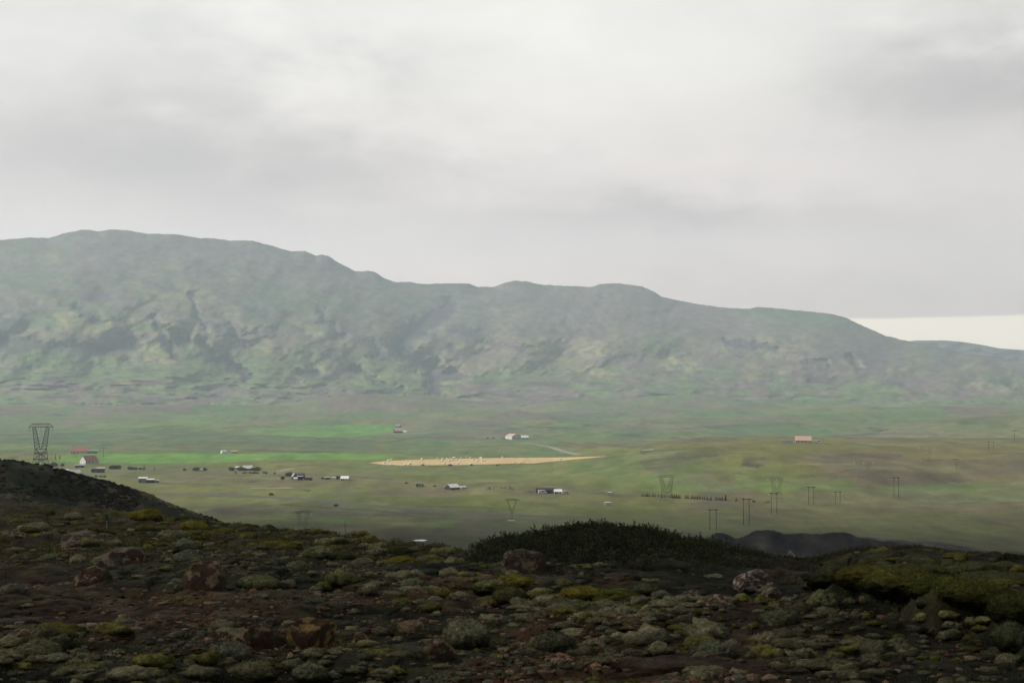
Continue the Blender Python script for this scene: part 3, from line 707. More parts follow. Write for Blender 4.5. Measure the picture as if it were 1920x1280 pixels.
Hs(419, 849, 9, 5.5, 'cottage', 'small steep all-white cottage above the bright green strip', 'cottage', M_wroof, M_wroof, 25, .8, wallf=.3, nwin=0, door=False)
Hs(439, 849, 11, 4.5, 'cottage', 'low pinkish brown roofed cottage right of the all-white one', 'cottage', M_grey, M_pink, 5, .6, wallf=.4, nwin=1, door=False)
Hs(377, 882.5, 5, 3.2, 'hut', 'tiny white hut between dark round bushes', 'hut', M_white, M_wroof, 0, .8, 'flat', .9, 0, False)
Hs(445, 879, 6.5, 4.5, 'hut', 'small pale hut left of the white sloping roof in the trees', 'hut', M_grey, M_wroof, 0, .8, 'mono', .7, 0, False)
Hs(464, 881, 17, 8.5, 'cottage', 'cottage with a wide white sloping roof standing among small trees', 'cottage', M_dark, M_wroof, 14, .7, wallf=.4, nwin=2)
Hs(551, 898, 7, 11, 'house', 'dark grey gable house with white trim among tall bushes', 'house', M_dark, M_grey, 30, .9, wallf=.5, nwin=1, ridge='y')
Hs(563, 897, 17, 9, 'house', 'dark low house with one bright white roof panel', 'house', M_dark, M_dark, 3, .6, 'mono', .6, 1)
Hs(563, 899.5, 10, 7, 'porch', 'bright white flat canopy standing before the dark low house', 'shed', M_dark, M_wroof, 2, .3, 'flat', .8, 0, False)
Hs(554, 900, 6, 3, 'tent', 'small white rounded tent left of the bright white canopy', 'tent', M_wroof, M_wroof, 0, .8, wallf=.3, nwin=0, door=False)
Hs(578, 899.5, 14, 4.5, 'shed', 'long low black shed right of the bright white canopy', 'shed', M_dark, M_dark, -14, .4, wallf=.4, nwin=0, door=False)
Hs(614, 898, 8, 4, 'shed', 'small dark shed with a pale green roof', 'shed', M_dark, M_green, 0, .7, 'mono', .7, 0, False)
Hs(626, 898, 8, 3.5, 'shed', 'low white shed right of the pale green roof', 'shed', M_white, M_wroof, 0, .7, 'mono', .7, 0, False)
Hs(647, 900, 15, 7.5, 'barn', 'white barn with a broad white roof and dark doorways below', 'barn', M_white, M_wroof, -14, .8, wallf=.35, nwin=2)
Hs(746, 811, 15, 9, 'farmhouse', 'farmhouse with a dull pink roof at the end of the upper green field', 'house', M_blue, M_pink, 16, .8, wallf=.4, nwin=2)
Hs(747, 800.5, 9, 5, 'shed', 'dark shed with pale roof edge behind the pink-roofed farmhouse', 'shed', M_dark, M_grey, -20, .8, wallf=.4, nwin=0, door=False)
Hs(759, 811, 7, 4, 'shed', 'small white shed at the right of the dull pink roof', 'shed', M_white, M_wroof, 0, .8, wallf=.5, nwin=0, door=False)
Hs(785, 912, 11, 7, 'container', 'plain pale box hut standing alone on the plain', 'hut', M_green, M_green, 0, .5, 'flat', .95, 1)
Hs(848, 916.5, 22, 9.5, 'house', 'steep A-frame house with a bright white roof', 'house', M_dark, M_wroof, 40, .85, wallf=.12, nwin=1, door=False)
Hs(868, 916, 9, 4.5, 'shed', 'low white shed just right of the steep A-frame house', 'shed', M_white, M_wroof, 12, .8, wallf=.3, nwin=0, door=False)
Hs(962, 823, 21, 10, 'barn', 'large pale gable barn with a pink roof and two dark windows', 'barn', M_white, M_pink, 38, 1.0, wallf=.62, nwin=2, door=False, ridge='y')
Hs(981, 822.5, 19, 6.5, 'barn', 'low barn with a bright white roof joined to the pink-roofed barn', 'barn', M_white, M_wroof, 18, .6, wallf=.4, nwin=2)
Hs(1024, 924, 38, 9.5, 'barn', 'long dark blue barn with a low rounded roof on the plain', 'barn', M_blue, M_dark, 0, .4, wallf=.6, nwin=3, door=False)
Hs(1046, 925, 14, 8, 'house', 'white house with a pale roof at the right end of the dark blue barn', 'house', M_white, M_wroof, 3, .8, wallf=.5, nwin=2)
Hs(1506, 829.5, 29, 12, 'farmhouse', 'large farmhouse with a pink roof on the crest of the right hill', 'house', M_cream, M_pink, 3, .5, wallf=.34, nwin=4, chim=True)
Hs(1475, 830.5, 18, 2.6, 'wall', 'low pale stone wall left of the pink-roofed hilltop farmhouse', 'wall', M_conc, M_conc, 0, .06, 'flat', .95, 0, False, over=.1)
Hs(1140, 947.5, 11, 4, 'container', 'lone white container on the open green plain', 'container', M_white, M_wroof, 3, .35, 'flat', .9, 0, False)
Hs(1143, 928.5, 6, 2.6, 'hut', 'tiny white hut beyond the lone white container', 'hut', M_white, M_wroof, 0, .6, 'flat', .9, 0, False)

# ---- small vehicles
def van(px, py, L, m, label, name='van', cat='van'):
    p = at1(px, py); e = empty(name, p, facing(p) + R(6), label=label, cat=cat)
    b = MB(); h = L * .42; w = L * .20
    prof = [(-L/2, .35), (L/2, .35), (L/2, h*.55), (L*.40, h*.60), (L*.27, h), (-L*.47, h), (-L/2, h*.9)]
    n = len(prof)
    b.poly([(x, -w, z) for x, z in prof] + [(x, w, z) for x, z in prof], [tuple(range(n)), tuple(range(2*n-1, n-1, -1))] + [(i, i+n, (i+1) % n + n, (i+1) % n) for i in range(n)])
    b.build('body', m, e)
    MB().box(-L*.1, L*.24, -w-.02, w+.02, h*.62, h*.9).build('window', M_pane, e)
    for sx in (-.3, .3):
        for sy in (-1, 1): MB().tube((L*sx, sy*w*.7, .33), (L*sx, sy*(w+.03), .33), .33, n=10).build('wheel', M_tyre, e)
    return e
van(1535, 830.5, 7.6, M_wroof, 'white car parked right of the pink-roofed hilltop farmhouse', 'parked_car', 'car')
van(1017, 925.5, 6.6, M_wroof, 'white van parked in front of the long dark blue barn', 'parked_van')
van(1060, 925.5, 5.5, M_wroof, 'white car parked at the right side of the white house', 'parked_car', 'car')
van(924, 822.5, 6.5, pm('light_blue_paint', (.5, .6, .75)), 'light blue and white truck left of the big pale barn', 'parked_truck', 'truck')
van(940, 822.5, 5, M_white, 'pale van with a dark lower half close to the big pale barn', 'parked_van')
van(914, 822, 4.5, M_red, 'small red vehicle farthest left of the big pale barn', 'parked_car', 'car')

# ---- round bales on the stubble field
def strip_sheet(name, top, bot, col, m, n=160, k=10, dz=.05, attr=True):
    t = np.array(top, float); b = np.array(bot, float)
    xs = np.linspace(max(t[0, 0], b[0, 0]), min(t[-1, 0], b[-1, 0]), n)
    yt = np.interp(xs, t[:, 0], t[:, 1]); yb = np.interp(xs, b[:, 0], b[:, 1])
    T = np.linspace(0, 1, k)[:, None]; PY = yb + (yt - yb) * T; PX = xs + 0 * PY
    P = at(PX.ravel(), PY.ravel(), 600.).reshape(k, n, 3)
    o = grid_mesh(name, P[..., 0], P[..., 1], P[..., 2] + dz, None, m); return o
m_stub = mat('stubble', (.58, .43, .22), .95, layers=((.05, .12), ((.02, .5, .1), .25), (.6, .10)), spec=.05)
st = strip_sheet('stubble_field', [(692, 867.5), (720, 864.5), (760, 862.3), (850, 860), (960, 857.8), (1050, 857.6), (1137, 855.2)], [(692, 867.9), (720, 871), (760, 872.6), (800, 871.7), (860, 871.6), (960, 868.9), (1000, 868.5), (1050, 863.5), (1137, 855.6)], None, m_stub, 220, 12, .12)
tag(st, 'mown golden stubble field lying across the valley floor', 'field', kind='structure')
m_bale = mat('bale_wrap', (.86, .86, .82), .5, nscale=3, namp=.06, bump=.02, bscale=8, spec=.4)
def bale_mesh():
    n = 16; V = []; Fc = []
    prof = [(-.62, .0), (-.62, .5), (-.56, .60), (-.4, .64), (0, .655), (.4, .64), (.56, .60), (.62, .5), (.62, 0)]
    for y, r in prof:
        for i in range(n): a = 2*math.pi*i/n; V.append((r*math.cos(a), y, r*math.sin(a) + .62))
    for j in range(len(prof)-1):
        for i in range(n): Fc.append((j*n+i, j*n+(i+1) % n, (j+1)*n+(i+1) % n, (j+1)*n+i))
    me = bpy.data.meshes.new('hay_bale'); me.from_pydata(V, [], Fc); me.update(); me.materials.append(m_bale)
    me.polygons.foreach_set('use_smooth', [True]*len(Fc)); return me
bm_ = bale_mesh()
bales = [(721, 868.5), (727, 865.5), (729, 863.8), (734, 863.5), (734, 872.4), (760, 872.5), (767, 872), (770, 870.2), (791, 863.3), (791.5, 861.2), (820, 862), (829, 865), (830, 861.5), (838, 861.5), (842, 864.5), (844, 861.6), (849, 863), (850, 859.5),
         (853, 859.2), (857, 862), (865, 859.2), (863, 866), (859, 869.5), (875, 858.8), (882, 859.6), (887, 863), (895, 865.5), (901, 859.3), (903, 860.5), (904, 864.2), (908, 864.8), (942, 858.3), (964.5, 868.3), (975.5, 868.3), (981, 867.8), (1050, 862), (1052, 861), (833, 870.8), (883, 871.3)]
bp = at([b[0] for b in bales], [b[1] for b in bales], 600.)
for i, (q, b) in enumerate(zip(bp, bales)):
    o = bpy.data.objects.new('hay_bale', bm_); C.objects.link(o); o.location = (q[0], q[1], q[2] + .1)
    sc = 1.35 + .25 * rng.rand(); o.scale = (sc, sc, sc); o.rotation_euler = (0, 0, rng.rand() * 3.1)
    x, y = b
    if x > 1040: lab = 'white wrapped bale near the pointed right tip of the golden field'
    elif x > 960: lab = 'white wrapped bale in the trio low on the right half of the golden field'
    elif x > 930: lab = 'lone white wrapped bale on the top edge of the golden field, right of the rest'
    elif x < 725: lab = 'leftmost white wrapped bale on the golden field'
    elif x < 740 and y < 868: lab = 'white wrapped bale in the upper group at the left tip of the golden field'
    elif x < 740: lab = 'white wrapped bale on the lower edge at the left tip of the golden field'
    elif x < 775: lab = 'white wrapped bale in the lower left trio of the golden field'
    elif x < 800: lab = 'white wrapped bale of the pair on the upper left edge of the golden field'
    else: lab = 'white wrapped bale scattered over the middle of the golden field'
    tag(o, lab, 'hay bale', 'white bales on the golden stubble field')
# dark humps along the lower edge of the field
m_bush = mat('bush_leaves', (.070, .090, .045), .9, nscale=2, namp=.4, spec=.1)
def leafy(name, rad, hgt, nleaf, m, leaf, seed, parent=None, flat=.0, core=True, trunk=True):
    rs = np.random.RandomState(seed); V = []; Fc = []
    u = rs.normal(size=(nleaf, 3)); u /= np.linalg.norm(u, axis=1)[:, None]
    r = rs.uniform(.35, 1, nleaf) ** .5
    lump = 1 + .35 * np.sin(u[:, 0] * 5 + seed) * np.cos(u[:, 1] * 4 + seed * 2) + .2 * np.sin(u[:, 2] * 7)
    P = u * (r * lump)[:, None] * [rad, rad, hgt * .5] + [0, 0, hgt * .55]
    P = P[P[:, 2] > 0.02]
    n = len(P); a = rs.normal(size=(n, 3)); a /= np.linalg.norm(a, axis=1)[:, None]; b = np.cross(a, rs.normal(size=(n, 3))); b /= np.linalg.norm(b, axis=1)[:, None]
    s = leaf * rs.uniform(.6, 1.3, n)[:, None]
    V = np.stack([P - a*s, P + b*s*.6, P + a*s, P - b*s*.6], 1).reshape(-1, 3); Fc = np.arange(4*n).reshape(n, 4)
    return tri_mesh(name, V, Fc, None, m, parent)
def spruce_mesh(seed):
    rs = np.random.RandomState(seed); V = []; Fc = []; H = 1.0; n = 0
    for k in range(260):
        t = rs.rand() ** .8; z = .08 + .9 * t; rr = (.30 * (1 - t) + .02) * rs.uniform(.55, 1.1); a = rs.rand() * 6.283
        c = np.array([math.cos(a)*rr, math.sin(a)*rr, z - rr*.35]); i = np.array([0, 0, z]); w = np.array([-math.sin(a), math.cos(a), 0]) * (.05 * (1 - t) + .018)
        V += [i, (i + c)/2 + w, c, (i + c)/2 - w]; Fc.append((n, n+1, n+2, n+3)); n += 4
    return np.array(V), np.array(Fc)
m_spr = mat('spruce_needles', (.030, .045, .026), .95, nscale=1.5, namp=.35, spec=.05); m_trk = mat('bark', (.07, .05, .035), .95, nscale=6, namp=.3)
spr_me = []
for i in range(4):
    V, Fc = spruce_mesh(i); o = tri_mesh('crown', V, Fc, None, m_spr, link=False); spr_me.append(o.data)
tr_me = MB().tube((0, 0, -.1), (0, 0, .9), .022, .004, 6).build('trunk', m_trk); trunk_me = tr_me.data; bpy.data.objects.remove(tr_me)
bush_me = []
for i in range(4):
    o = leafy('crown', .55, 1.0, 420, m_bush, .10, 20 + i); bush_me.append(o.data); bpy.data.objects.remove(o)
def tree(px, py, hpx, wf, label, group, kind='spruce'):
    p = at1(px, py); D = math.hypot(p.x, p.y); h = hpx * D / FOC * (1 if kind == 'spruce' else .85)
    nm = 'spruce_tree' if kind == 'spruce' else 'leafy_bush'
    e = empty(nm, p - Vector((0, 0, .1)), rng.rand() * 6, label=label, cat='tree' if kind == 'spruce' else 'bush', group=group); e.scale = (h * wf, h * wf, h)
    c = bpy.data.objects.new('crown', (spr_me if kind == 'spruce' else bush_me)[rng.randint(4)]); C.objects.link(c); c.parent = e
    t = bpy.data.objects.new('trunk', trunk_me); C.objects.link(t); t.parent = e; t.scale = (1, 1, .6 if kind != 'spruce' else 1)
    return e
L1 = 'small dark spruce in the left part of the long row below the right hill'
for x in (1203.5, 1207, 1211, 1214, 1218, 1224, 1228, 1235, 1241, 1246, 1252, 1256): tree(x, 929.5 + (x-1203)*.05 + rng.rand(), 6 + 3.5*rng.rand(), 1.0, L1, 'spruces in the long row below the right hill')
L2 = 'dark spruce in the dense middle of the long row below the right hill'
for x in (1260, 1264, 1268, 1272, 1275, 1286, 1290, 1297, 1301, 1305, 1308, 1312, 1317, 1321): tree(x, 932.5 + (x-1260)*.05 + rng.rand(), 7 + 4*rng.rand(), 1.1, L2, 'spruces in the dense middle of the row')
L3 = 'dark spruce close left of the tallest one at the right end of the long row'
for x in (1326, 1333, 1342, 1346, 1350, 1354): tree(x, 936.5 + rng.rand(), 7 + 3*rng.rand(), 1.2, L3, 'spruces left of the tallest one')
tree(1360.5, 938, 13, 1.15, 'tallest dark spruce of the long row at the foot of the right hill', None)
tree(1380.5, 939, 8, 1.2, 'solitary dark spruce just right of the long row', None)
tree(1413, 941, 4, 1.6, 'small round bush between the solitary spruce and the wooden poles', None, 'bush')
for x, h in ((1434, 5), (1438, 7), (1442, 7)): tree(x, 942.5, h, 1.2, 'dark spruce in the trio beside the middle wooden pole frame', 'three spruces beside the pole frame')
for x, y, h in ((912, 917, 5), (916.5, 916.5, 5), (918.5, 917, 7), (926, 916.5, 5), (941, 916, 5), (947, 916, 5), (956.5, 917, 8), (961, 917.5, 5)):
    tree(x, y, h, 1.1, 'small dark spruce of the loose row left of the dark blue barn', 'loose spruce row left of the dark blue barn')
for x, y, h in ((992.5, 922.5, 4.5), (997.5, 923, 3.5)): tree(x, y, h, 1.4, 'tiny dark spruce of the pair beside the dark blue barn', 'two spruces beside the dark blue barn')
for x, y, h, lab in ((365, 882, 6, 'left one of the dark bushes by the tiny white hut'), (370, 882, 7, 'tallest dark bush just left of the tiny white hut'), (384.5, 882, 6, 'dark bush just right of the tiny white hut'), (346, 882, 5, 'thin bush far left of the tiny white hut')):
    tree(x, y, h, 1.5, lab, None, 'bush')
for x in (433, 437, 450, 454, 458, 471, 475, 480, 484): tree(x, 881.5 + rng.rand(), 5 + 3*rng.rand(), 1.3, 'dark bush around the cottage with the wide white sloping roof', 'bushes around the white-roofed cottage', 'bush')
for x in (442, 456, 461, 469, 474, 478, 483, 495, 499): tree(x, 887 + rng.rand(), 3.2 + 1.5*rng.rand(), 1.4, 'low dark bush in the broken line below the white-roofed cottage', 'line of low bushes below the white-roofed cottage', 'bush')
for x, y, h in ((515, 888.5, 4), (530, 899, 8), (538, 893, 8), (543, 893, 9), (547, 893, 9)): tree(x, y, h, 1.1, 'dark tall bush left of the dark grey gable house', 'tall bushes left of the dark gable house', 'bush')
for x, y, h in ((632, 897, 6), (637, 897, 5), (605, 898, 4)): tree(x, y, h, 1.5, 'dark bush between the low white shed and the white barn', 'bushes near the white barn', 'bush')
for x, h in ((97, 7), (101, 9), (105, 7)): tree(x, 874.5, h, 1.2, 'grey green bush right of the big lattice pylon', 'three bushes right of the big pylon', 'bush')
tree(117, 874, 6, 1.4, 'single dark bush between the big pylon and the red-roofed house', None, 'bush')
for x, y, h in ((104, 860, 9), (112, 860, 9)): tree(x, y, h, .8, 'pale slim tree left of the bright green strip', 'two pale slim trees by the bright green strip')
for x, h in ((208, 7), (213, 8), (218, 7), (222, 8)): tree(x, 879, h, 1.4, 'dark bush right of the steep red-roofed house', 'bushes right of the red-roofed house', 'bush')
for x, h in ((243, 7), (248, 6), (254, 6), (263, 5)): tree(x, 880.5, h, 1.4, 'dark bush in the hedge left of the tall pointed tree', 'hedge bushes on the plain edge', 'bush')
tree(270, 881, 12, .8, 'tall pointed tree rising from the hedge on the plain edge', None); tree(290, 881, 8, .8, 'lone thin tree right of the tall pointed tree', None)
for x in (180, 189, 196): tree(x, 894.5, 4.5, 1.3, 'tiny bush in the row below the dark blue cabins', 'tiny bushes below the dark blue cabins', 'bush')
for x, w in ((793, 6), (844, 14), (884, 5), (933, 5)):
    tree(x, 872.5, 3.2, 3.0 if w > 10 else 2.0, 'dark broad bush in the middle of the golden field lower edge' if w > 10 else 'small dark bush on the golden field lower edge', None if w > 10 else 'small bushes on the golden field lower edge', 'bush')
for x, w in ((508, 6), (630, 5)): tree(x, 928 + (x > 600) * 21, 5, 2.0, 'solitary dark bush beside the gravel road' if x > 600 else 'solitary dark bush on the brown plain above the gravel road', None, 'bush')
tree(762, 906, 3, 2.2, 'flat dark bush left of the plain pale box hut', None, 'bush'); tree(792, 911, 4, 1.6, 'round dark bush touching the right side of the plain pale box hut', None, 'bush'); tree(815, 912, 3.2, 1.8, 'dark bush midway between the pale box hut and the A-frame house', None, 'bush')

# ---- lattice pylons
m_steel = mat('dark_steel', (.055, .06, .06), .6, spec=.4); m_steel2 = mat('weathered_steel', (.15, .155, .13), .6, spec=.4); m_ins = mat('porcelain', (.75, .76, .72), .3)
def lattice_arm(mb, A, B, w0, w1, n, r):
    """four-chord tapering truss from A to B"""
    A = Vector(A); B = Vector(B); d = (B - A).normalized(); u = Vector((0, 1, 0)); v = d.cross(u).normalized()
    rings = []
    for i in range(n + 1):
        t = i / n; c = A.lerp(B, t); w = (w0 + (w1 - w0) * t) / 2
        rings.append([c + (u*a + v*b) * w for a, b in ((-1,-1),(1,-1),(1,1),(-1,1))])
    for i in range(n):
        for k in range(4):
            mb.bar(rings[i][k], rings[i+1][k], r); mb.bar(rings[i][k] if i % 2 else rings[i][(k+1) % 4], rings[i+1][(k+1) % 4] if i % 2 else rings[i+1][k], r * .6)
    return rings
def pylon(px, py, hpx, label, m, rot=0, rf=1.0, guyed=False, ins_col=True):
    p = at1(px, py); D = math.hypot(p.x, p.y); H = hpx * D / FOC; e = empty('lattice_pylon', p - Vector((0, 0, .3)), facing(p) + R(rot), label=label, cat='pylon', group='lattice pylons crossing the valley')
    k = H / 28.0; r = .12 * k * rf
    if not guyed:
        # four legs of a square base turned cornerwise, a broad waist, and a fork of two triangular trusses
        waist = 14.0 * k; br = MB()
        foot = [Vector((-7.4, 0, 0)) * k, Vector((1.2, -6.5, 0)) * k, Vector((7.4, 0, 0)) * k, Vector((-1.2, 6.5, 0)) * k]
        top = [Vector((-4.6, 0, 14.0)) * k, Vector((.5, -1.4, 11.0)) * k, Vector((4.6, 0, 14.0)) * k, Vector((-.5, 1.4, 11.0)) * k]
        for q in range(4): MB().bar(foot[q], top[q], r*1.15).build('leg', m, e)
        prev = None
        for t in (0, .33, .62, .86):
            ring = [foot[q].lerp(top[q], t / (1 if q % 2 == 0 else .86) if t < .86 else (.86 if q % 2 == 0 else 1)) for q in range(4)]
            if prev:
                for q in range(4):
                    br.bar(prev[q], ring[(q+1) % 4], r*.55); br.bar(prev[(q+1) % 4], ring[q], r*.55); br.bar(ring[q], ring[(q+1) % 4], r*.8)
                br.bar(ring[0], ring[2], r*.7)
            prev = ring
        for q in (1, 3): br.bar(top[q], top[0], r*.9); br.bar(top[q], top[2], r*.9)
        br.bar(top[0], top[2], r*.9); br.build('bracing', m, e)
        for sx in (-1, 1):
            a = MB(); n_ = 7
            o0, o1 = Vector((sx*4.6, 0, 14)) * k, Vector((sx*6.6, 0, 26)) * k; i0, i1 = Vector((sx*.3, 0, 13.6)) * k, Vector((sx*4.4, 0, 26)) * k
            for yy in (-.7*k, .7*k):
                dy = Vector((0, yy, 0)); a.bar(o0 + dy, o1 + dy, r); a.bar(i0 + dy, i1 + dy, r)
                for j in range(n_):
                    a.bar(o0.lerp(o1, j/n_) + dy, i0.lerp(i1, (j+1)/n_) + dy, r*.55); a.bar(i0.lerp(i1, (j+1)/n_) + dy, o0.lerp(o1, (j+1)/n_) + dy, r*.5)
            a.build('fork_arm', m, e)
    else:
        waist = 9 * k
        MB().bar((0, 0, 0), (0, 0, waist), r*1.8).build('leg', m, e)
        for sx in (-1, 1):
            a = MB(); lattice_arm(a, (sx*.2*k, 0, waist), (sx*5.6*k, 0, 26.2*k), .5*k, 1.4*k, 7, r*.7); a.build('fork_arm', m, e)
    if not guyed and m is m_steel: e.scale = (.66, .75, 1)
    cb = MB(); lattice_arm(cb, (-6.6*k, 0, 26.9*k), (6.6*k, 0, 26.9*k), 1.9*k, 1.9*k, 12, r*.75)
    for sx in (-1, 1):
        for yy in (-.9*k, .9*k): cb.bar((sx*6.6*k, yy, 27.8*k), (sx*9.8*k, 0, 26.0*k), r*.7); cb.bar((sx*6.6*k, yy, 26.0*k), (sx*9.8*k, 0, 25.9*k), r*.7)
    cb.build('crossarm', m, e)
    for x in (-9.4, 0, 9.4):
        MB().tube((x*k, 0, 25.9*k), (x*k, 0, 23.4*k), .13*k, n=6).build('insulator', m_ins if ins_col else m, e)
    return e
pylon(76, 889, 91, 'big dark lattice pylon rising behind the dark slope on the left', m_steel, 8, 1.15, ins_col=False)
pylon(960, 975, 41, 'thin forked pylon on a pale footing right of the gravel road', m_steel2, 4, 1.1, guyed=True, ins_col=False)
pylon(1250, 944, 54, 'forked pylon standing in front of the long spruce row', m_steel2, 6, .75)
pylon(1456, 940, 46, 'pale forked pylon directly behind a wooden pole frame', m_steel2, 4, .6)
pylon(1620, 912, 50, 'very faint pylon in front of the heather patch on the right hill', m_steel2, 0, .5)
pylon(1737, 876, 39, 'faint pylon with white insulators high on the right hill', m_steel2, 0, .55)
pylon(568, 1004, 47, 'grey forked pylon half hidden behind the mossy near edge', m_steel2, 8, .45)
p = at1(959, 976.5); e = tag(MB().box(-2.4, 2.4, -1, 1, -.4, .6).build('pylon_footing', M_white), 'pale concrete footing under the thin forked pylon', 'footing'); e.location = p

# ---- wooden H frames
m_pole = mat('tarred_timber', (.032, .028, .024), .9, nscale=4, namp=.2)
def hframe(px, ytop, ybot, gap, label, slope=0.0, one=False, rf=1.0):
    p = at1(px, ybot); D = math.hypot(p.x, p.y); s = D / FOC; H = (ybot - ytop) * s; g = gap * s / 2
    e = empty('power_pole_frame', p - Vector((0, 0, .3)), facing(p), label=label, cat='power pole', group='wooden power line frames')
    for sx in ((-1, 1) if not one else (0,)): MB().tube((sx*g, 0, 0), (sx*g, 0, H + .6), .24*rf, .17*rf, 8).build('pole', m_pole, e)
    MB().box(-g*1.95 - .3*one*4, g*1.95 + .3*one*4, -.12, .12, H - .35, H - .02).build('crossarm', m_pole, e)
    for x in (-1.85*g, 0, 1.85*g) if not one else (-.9, .9): MB().tube((x, 0, H - .35), (x, 0, H - 1.3), .1, n=6).build('insulator', m_ins, e)
    return e
hframe(1337, 954.5, 993, 11.5, 'wooden two-pole power frame nearest the dark gravel heaps', rf=.75)
hframe(1399.5, 935, 983, 10.5, 'tall wooden two-pole power frame with a small tilt, left of the pale pylon', rf=.8)
hframe(1451.5, 924, 963, 10, 'wooden two-pole power frame in front of the pale forked pylon', rf=.7)
hframe(1521, 913, 946, 9, 'wooden two-pole power frame right of the pale forked pylon', rf=.65)
hframe(1571, 922, 943, 8, 'faint low two-pole frame on the green pasture', rf=.7)
hframe(1680.5, 896, 933, 8, 'wooden two-pole frame before the broad heather patch', rf=.8)
hframe(1858.5, 828, 846, 8, 'small faint two-pole frame on the hill crest at the right', rf=.7)
hframe(1793, 861, 883, 3, 'single thin wooden pole on the right hill pasture', one=True, rf=.6)
hframe(1902, 808, 826, 3, 'single thin pole at the far right above the hill crest', one=True, rf=.7)
hframe(194, 840, 858, 3, 'pale thin pole right of the long red-roofed barn', one=True, rf=.7)

# ---- road, tracks and water
m_road = mat('gravel_road', (.125, .12, .105), .95, nscale=.4, namp=.15); m_track = mat('farm_track', (.27, .25, .20), .95, nscale=.4, namp=.15)
def ribbon(name, pts, w, m, label, cat='road', dz=.12, n=60):
    p = np.array(pts, float); t = np.linspace(0, len(p) - 1, n); xs = np.interp(t, np.arange(len(p)), p[:, 0]); ys = np.interp(t, np.arange(len(p)), p[:, 1])
    P = at(xs, ys, 600.); 
    for _ in range(3): P[1:-1] = (P[:-2] + P[1:-1] * 2 + P[2:]) / 4
    T = np.gradient(P[:, :2], axis=0); T /= np.linalg.norm(T, axis=1)[:, None] + 1e-9; N = np.stack([-T[:, 1], T[:, 0]], 1)
    rows = []
    for k in (-1, -.5, 0, .5, 1):
        q = P[:, :2] + N * w / 2 * k; rows.append(np.stack([q[:, 0], q[:, 1], np.maximum(zbase(q[:, 0], q[:, 1]), P[:, 2] - 1) + dz], 1))
    Q = np.stack(rows, 1); return tag(grid_mesh(name, Q[..., 0], Q[..., 1], Q[..., 2], None, m), label, cat, kind='structure')
ribbon('road', [(300, 925), (380, 927.5), (440, 929), (520, 932), (600, 938), (660, 944), (720, 949), (800, 955.5), (870, 960), (930, 963), (1010, 967), (1100, 968), (1200, 972)], 9, m_road, 'narrow grey gravel road running across the near plain')
ribbon('track', [(965, 829), (1000, 832), (1030, 837), (1060, 847), (1085, 852)], 9, m_track, 'pale farm track leading down from the big pale barn', 'track')
ribbon('track', [(752, 812), (800, 812.5), (830, 813), (880, 816), (940, 823)], 5, m_track, 'faint farm track running from the pink-roofed farmhouse to the big barn', 'track')
ribbon('track', [(520, 883.5), (535, 881), (548, 877.5), (556, 877.5)], 9, m_track, 'short pale track left of the dark low house', 'track')
ribbon('track', [(470, 915), (520, 915.5), (535, 913.5), (545, 916)], 8, m_track, 'short pale bare track on the brown plain', 'track')
m_water = mat('pond_water', (.40, .42, .44), .12, spec=1.0, metal=.6)
wt = strip_sheet('water', [(774, 1013.6), (782, 1012.2), (792, 1011.6), (801, 1013)], [(774, 1013.9), (784, 1014.6), (793, 1015.2), (801, 1013.3)], None, m_water, 24, 5, .25); tag(wt, 'small bright pond on the dark near plain', 'pond', kind='structure')
wt = strip_sheet('water', [(1203, 844.6), (1212, 843.6), (1225, 842.4)], [(1203, 845.5), (1212, 845), (1225, 843.2)], None, m_water, 24, 4, .4); tag(wt, 'short bright reach of river left of the right hill', 'river', kind='structure')

# ---- excavator in the gravel pit
p = at1(1500, 1048); 
az, _ = pix_az_te(1499, 1040); De = 690.; p = Vector((math.sin(az)*De, math.cos(az)*De, 0)); p.z = float(zbase(p.x, p.y)); 
e = empty('excavator', p, facing(p), label='pale yellow excavator with raised boom in the dark gravel pit', cat='excavator')
ty = p.z; tgt = -(1038 - 715) / FOC * De; lift = max(0, tgt - ty - 3.2)
m_exc = mat('faded_yellow_paint', (.42, .37, .22), .6); 
for sy in (-1.2, 1.2):
    MB().box(-2.2, 2.2, sy-.35, sy+.35, 0, 1.0).build('track', M_tyre, e, bevel=.2)
bd = MB().box(-1.6, 2.4, -1.3, 1.3, 1.1, 2.6).build('body', m_exc, e, bevel=.15)
cb_ = MB().box(-1.5, .2, -1.25, -.1, 2.6, 3.5).build('cab', m_exc, e, bevel=.1)
MB().box(-1.52, -.3, -1.28, -.2, 2.8, 3.35).build('window', M_pane, cb_)
MB().bar((-.8, 0, 2.2), (-4.2, 0, 6.4), .34, .28).build('boom', m_exc, e); MB().bar((-4.2, 0, 6.4), (-5.0, 0, 2.6), .25, .2).build('dipper_arm', m_exc, e)
MB().poly([(-5.6,-.6,1.6),(-4.7,-.6,1.6),(-4.8,-.6,2.7),(-5.3,-.6,2.6),(-5.6,.6,1.6),(-4.7,.6,1.6),(-4.8,.6,2.7),(-5.3,.6,2.6)], [(0,1,2,3),(7,6,5,4),(0,4,5,1),(1,5,6,2),(2,6,7,3),(3,7,4,0)]).build('bucket', m_exc, e)
e.location.z += lift * 0
e.scale = (1.1, 1.1, 1.1)
print('EXC', p, tgt, proj(p.x, p.y, p.z))
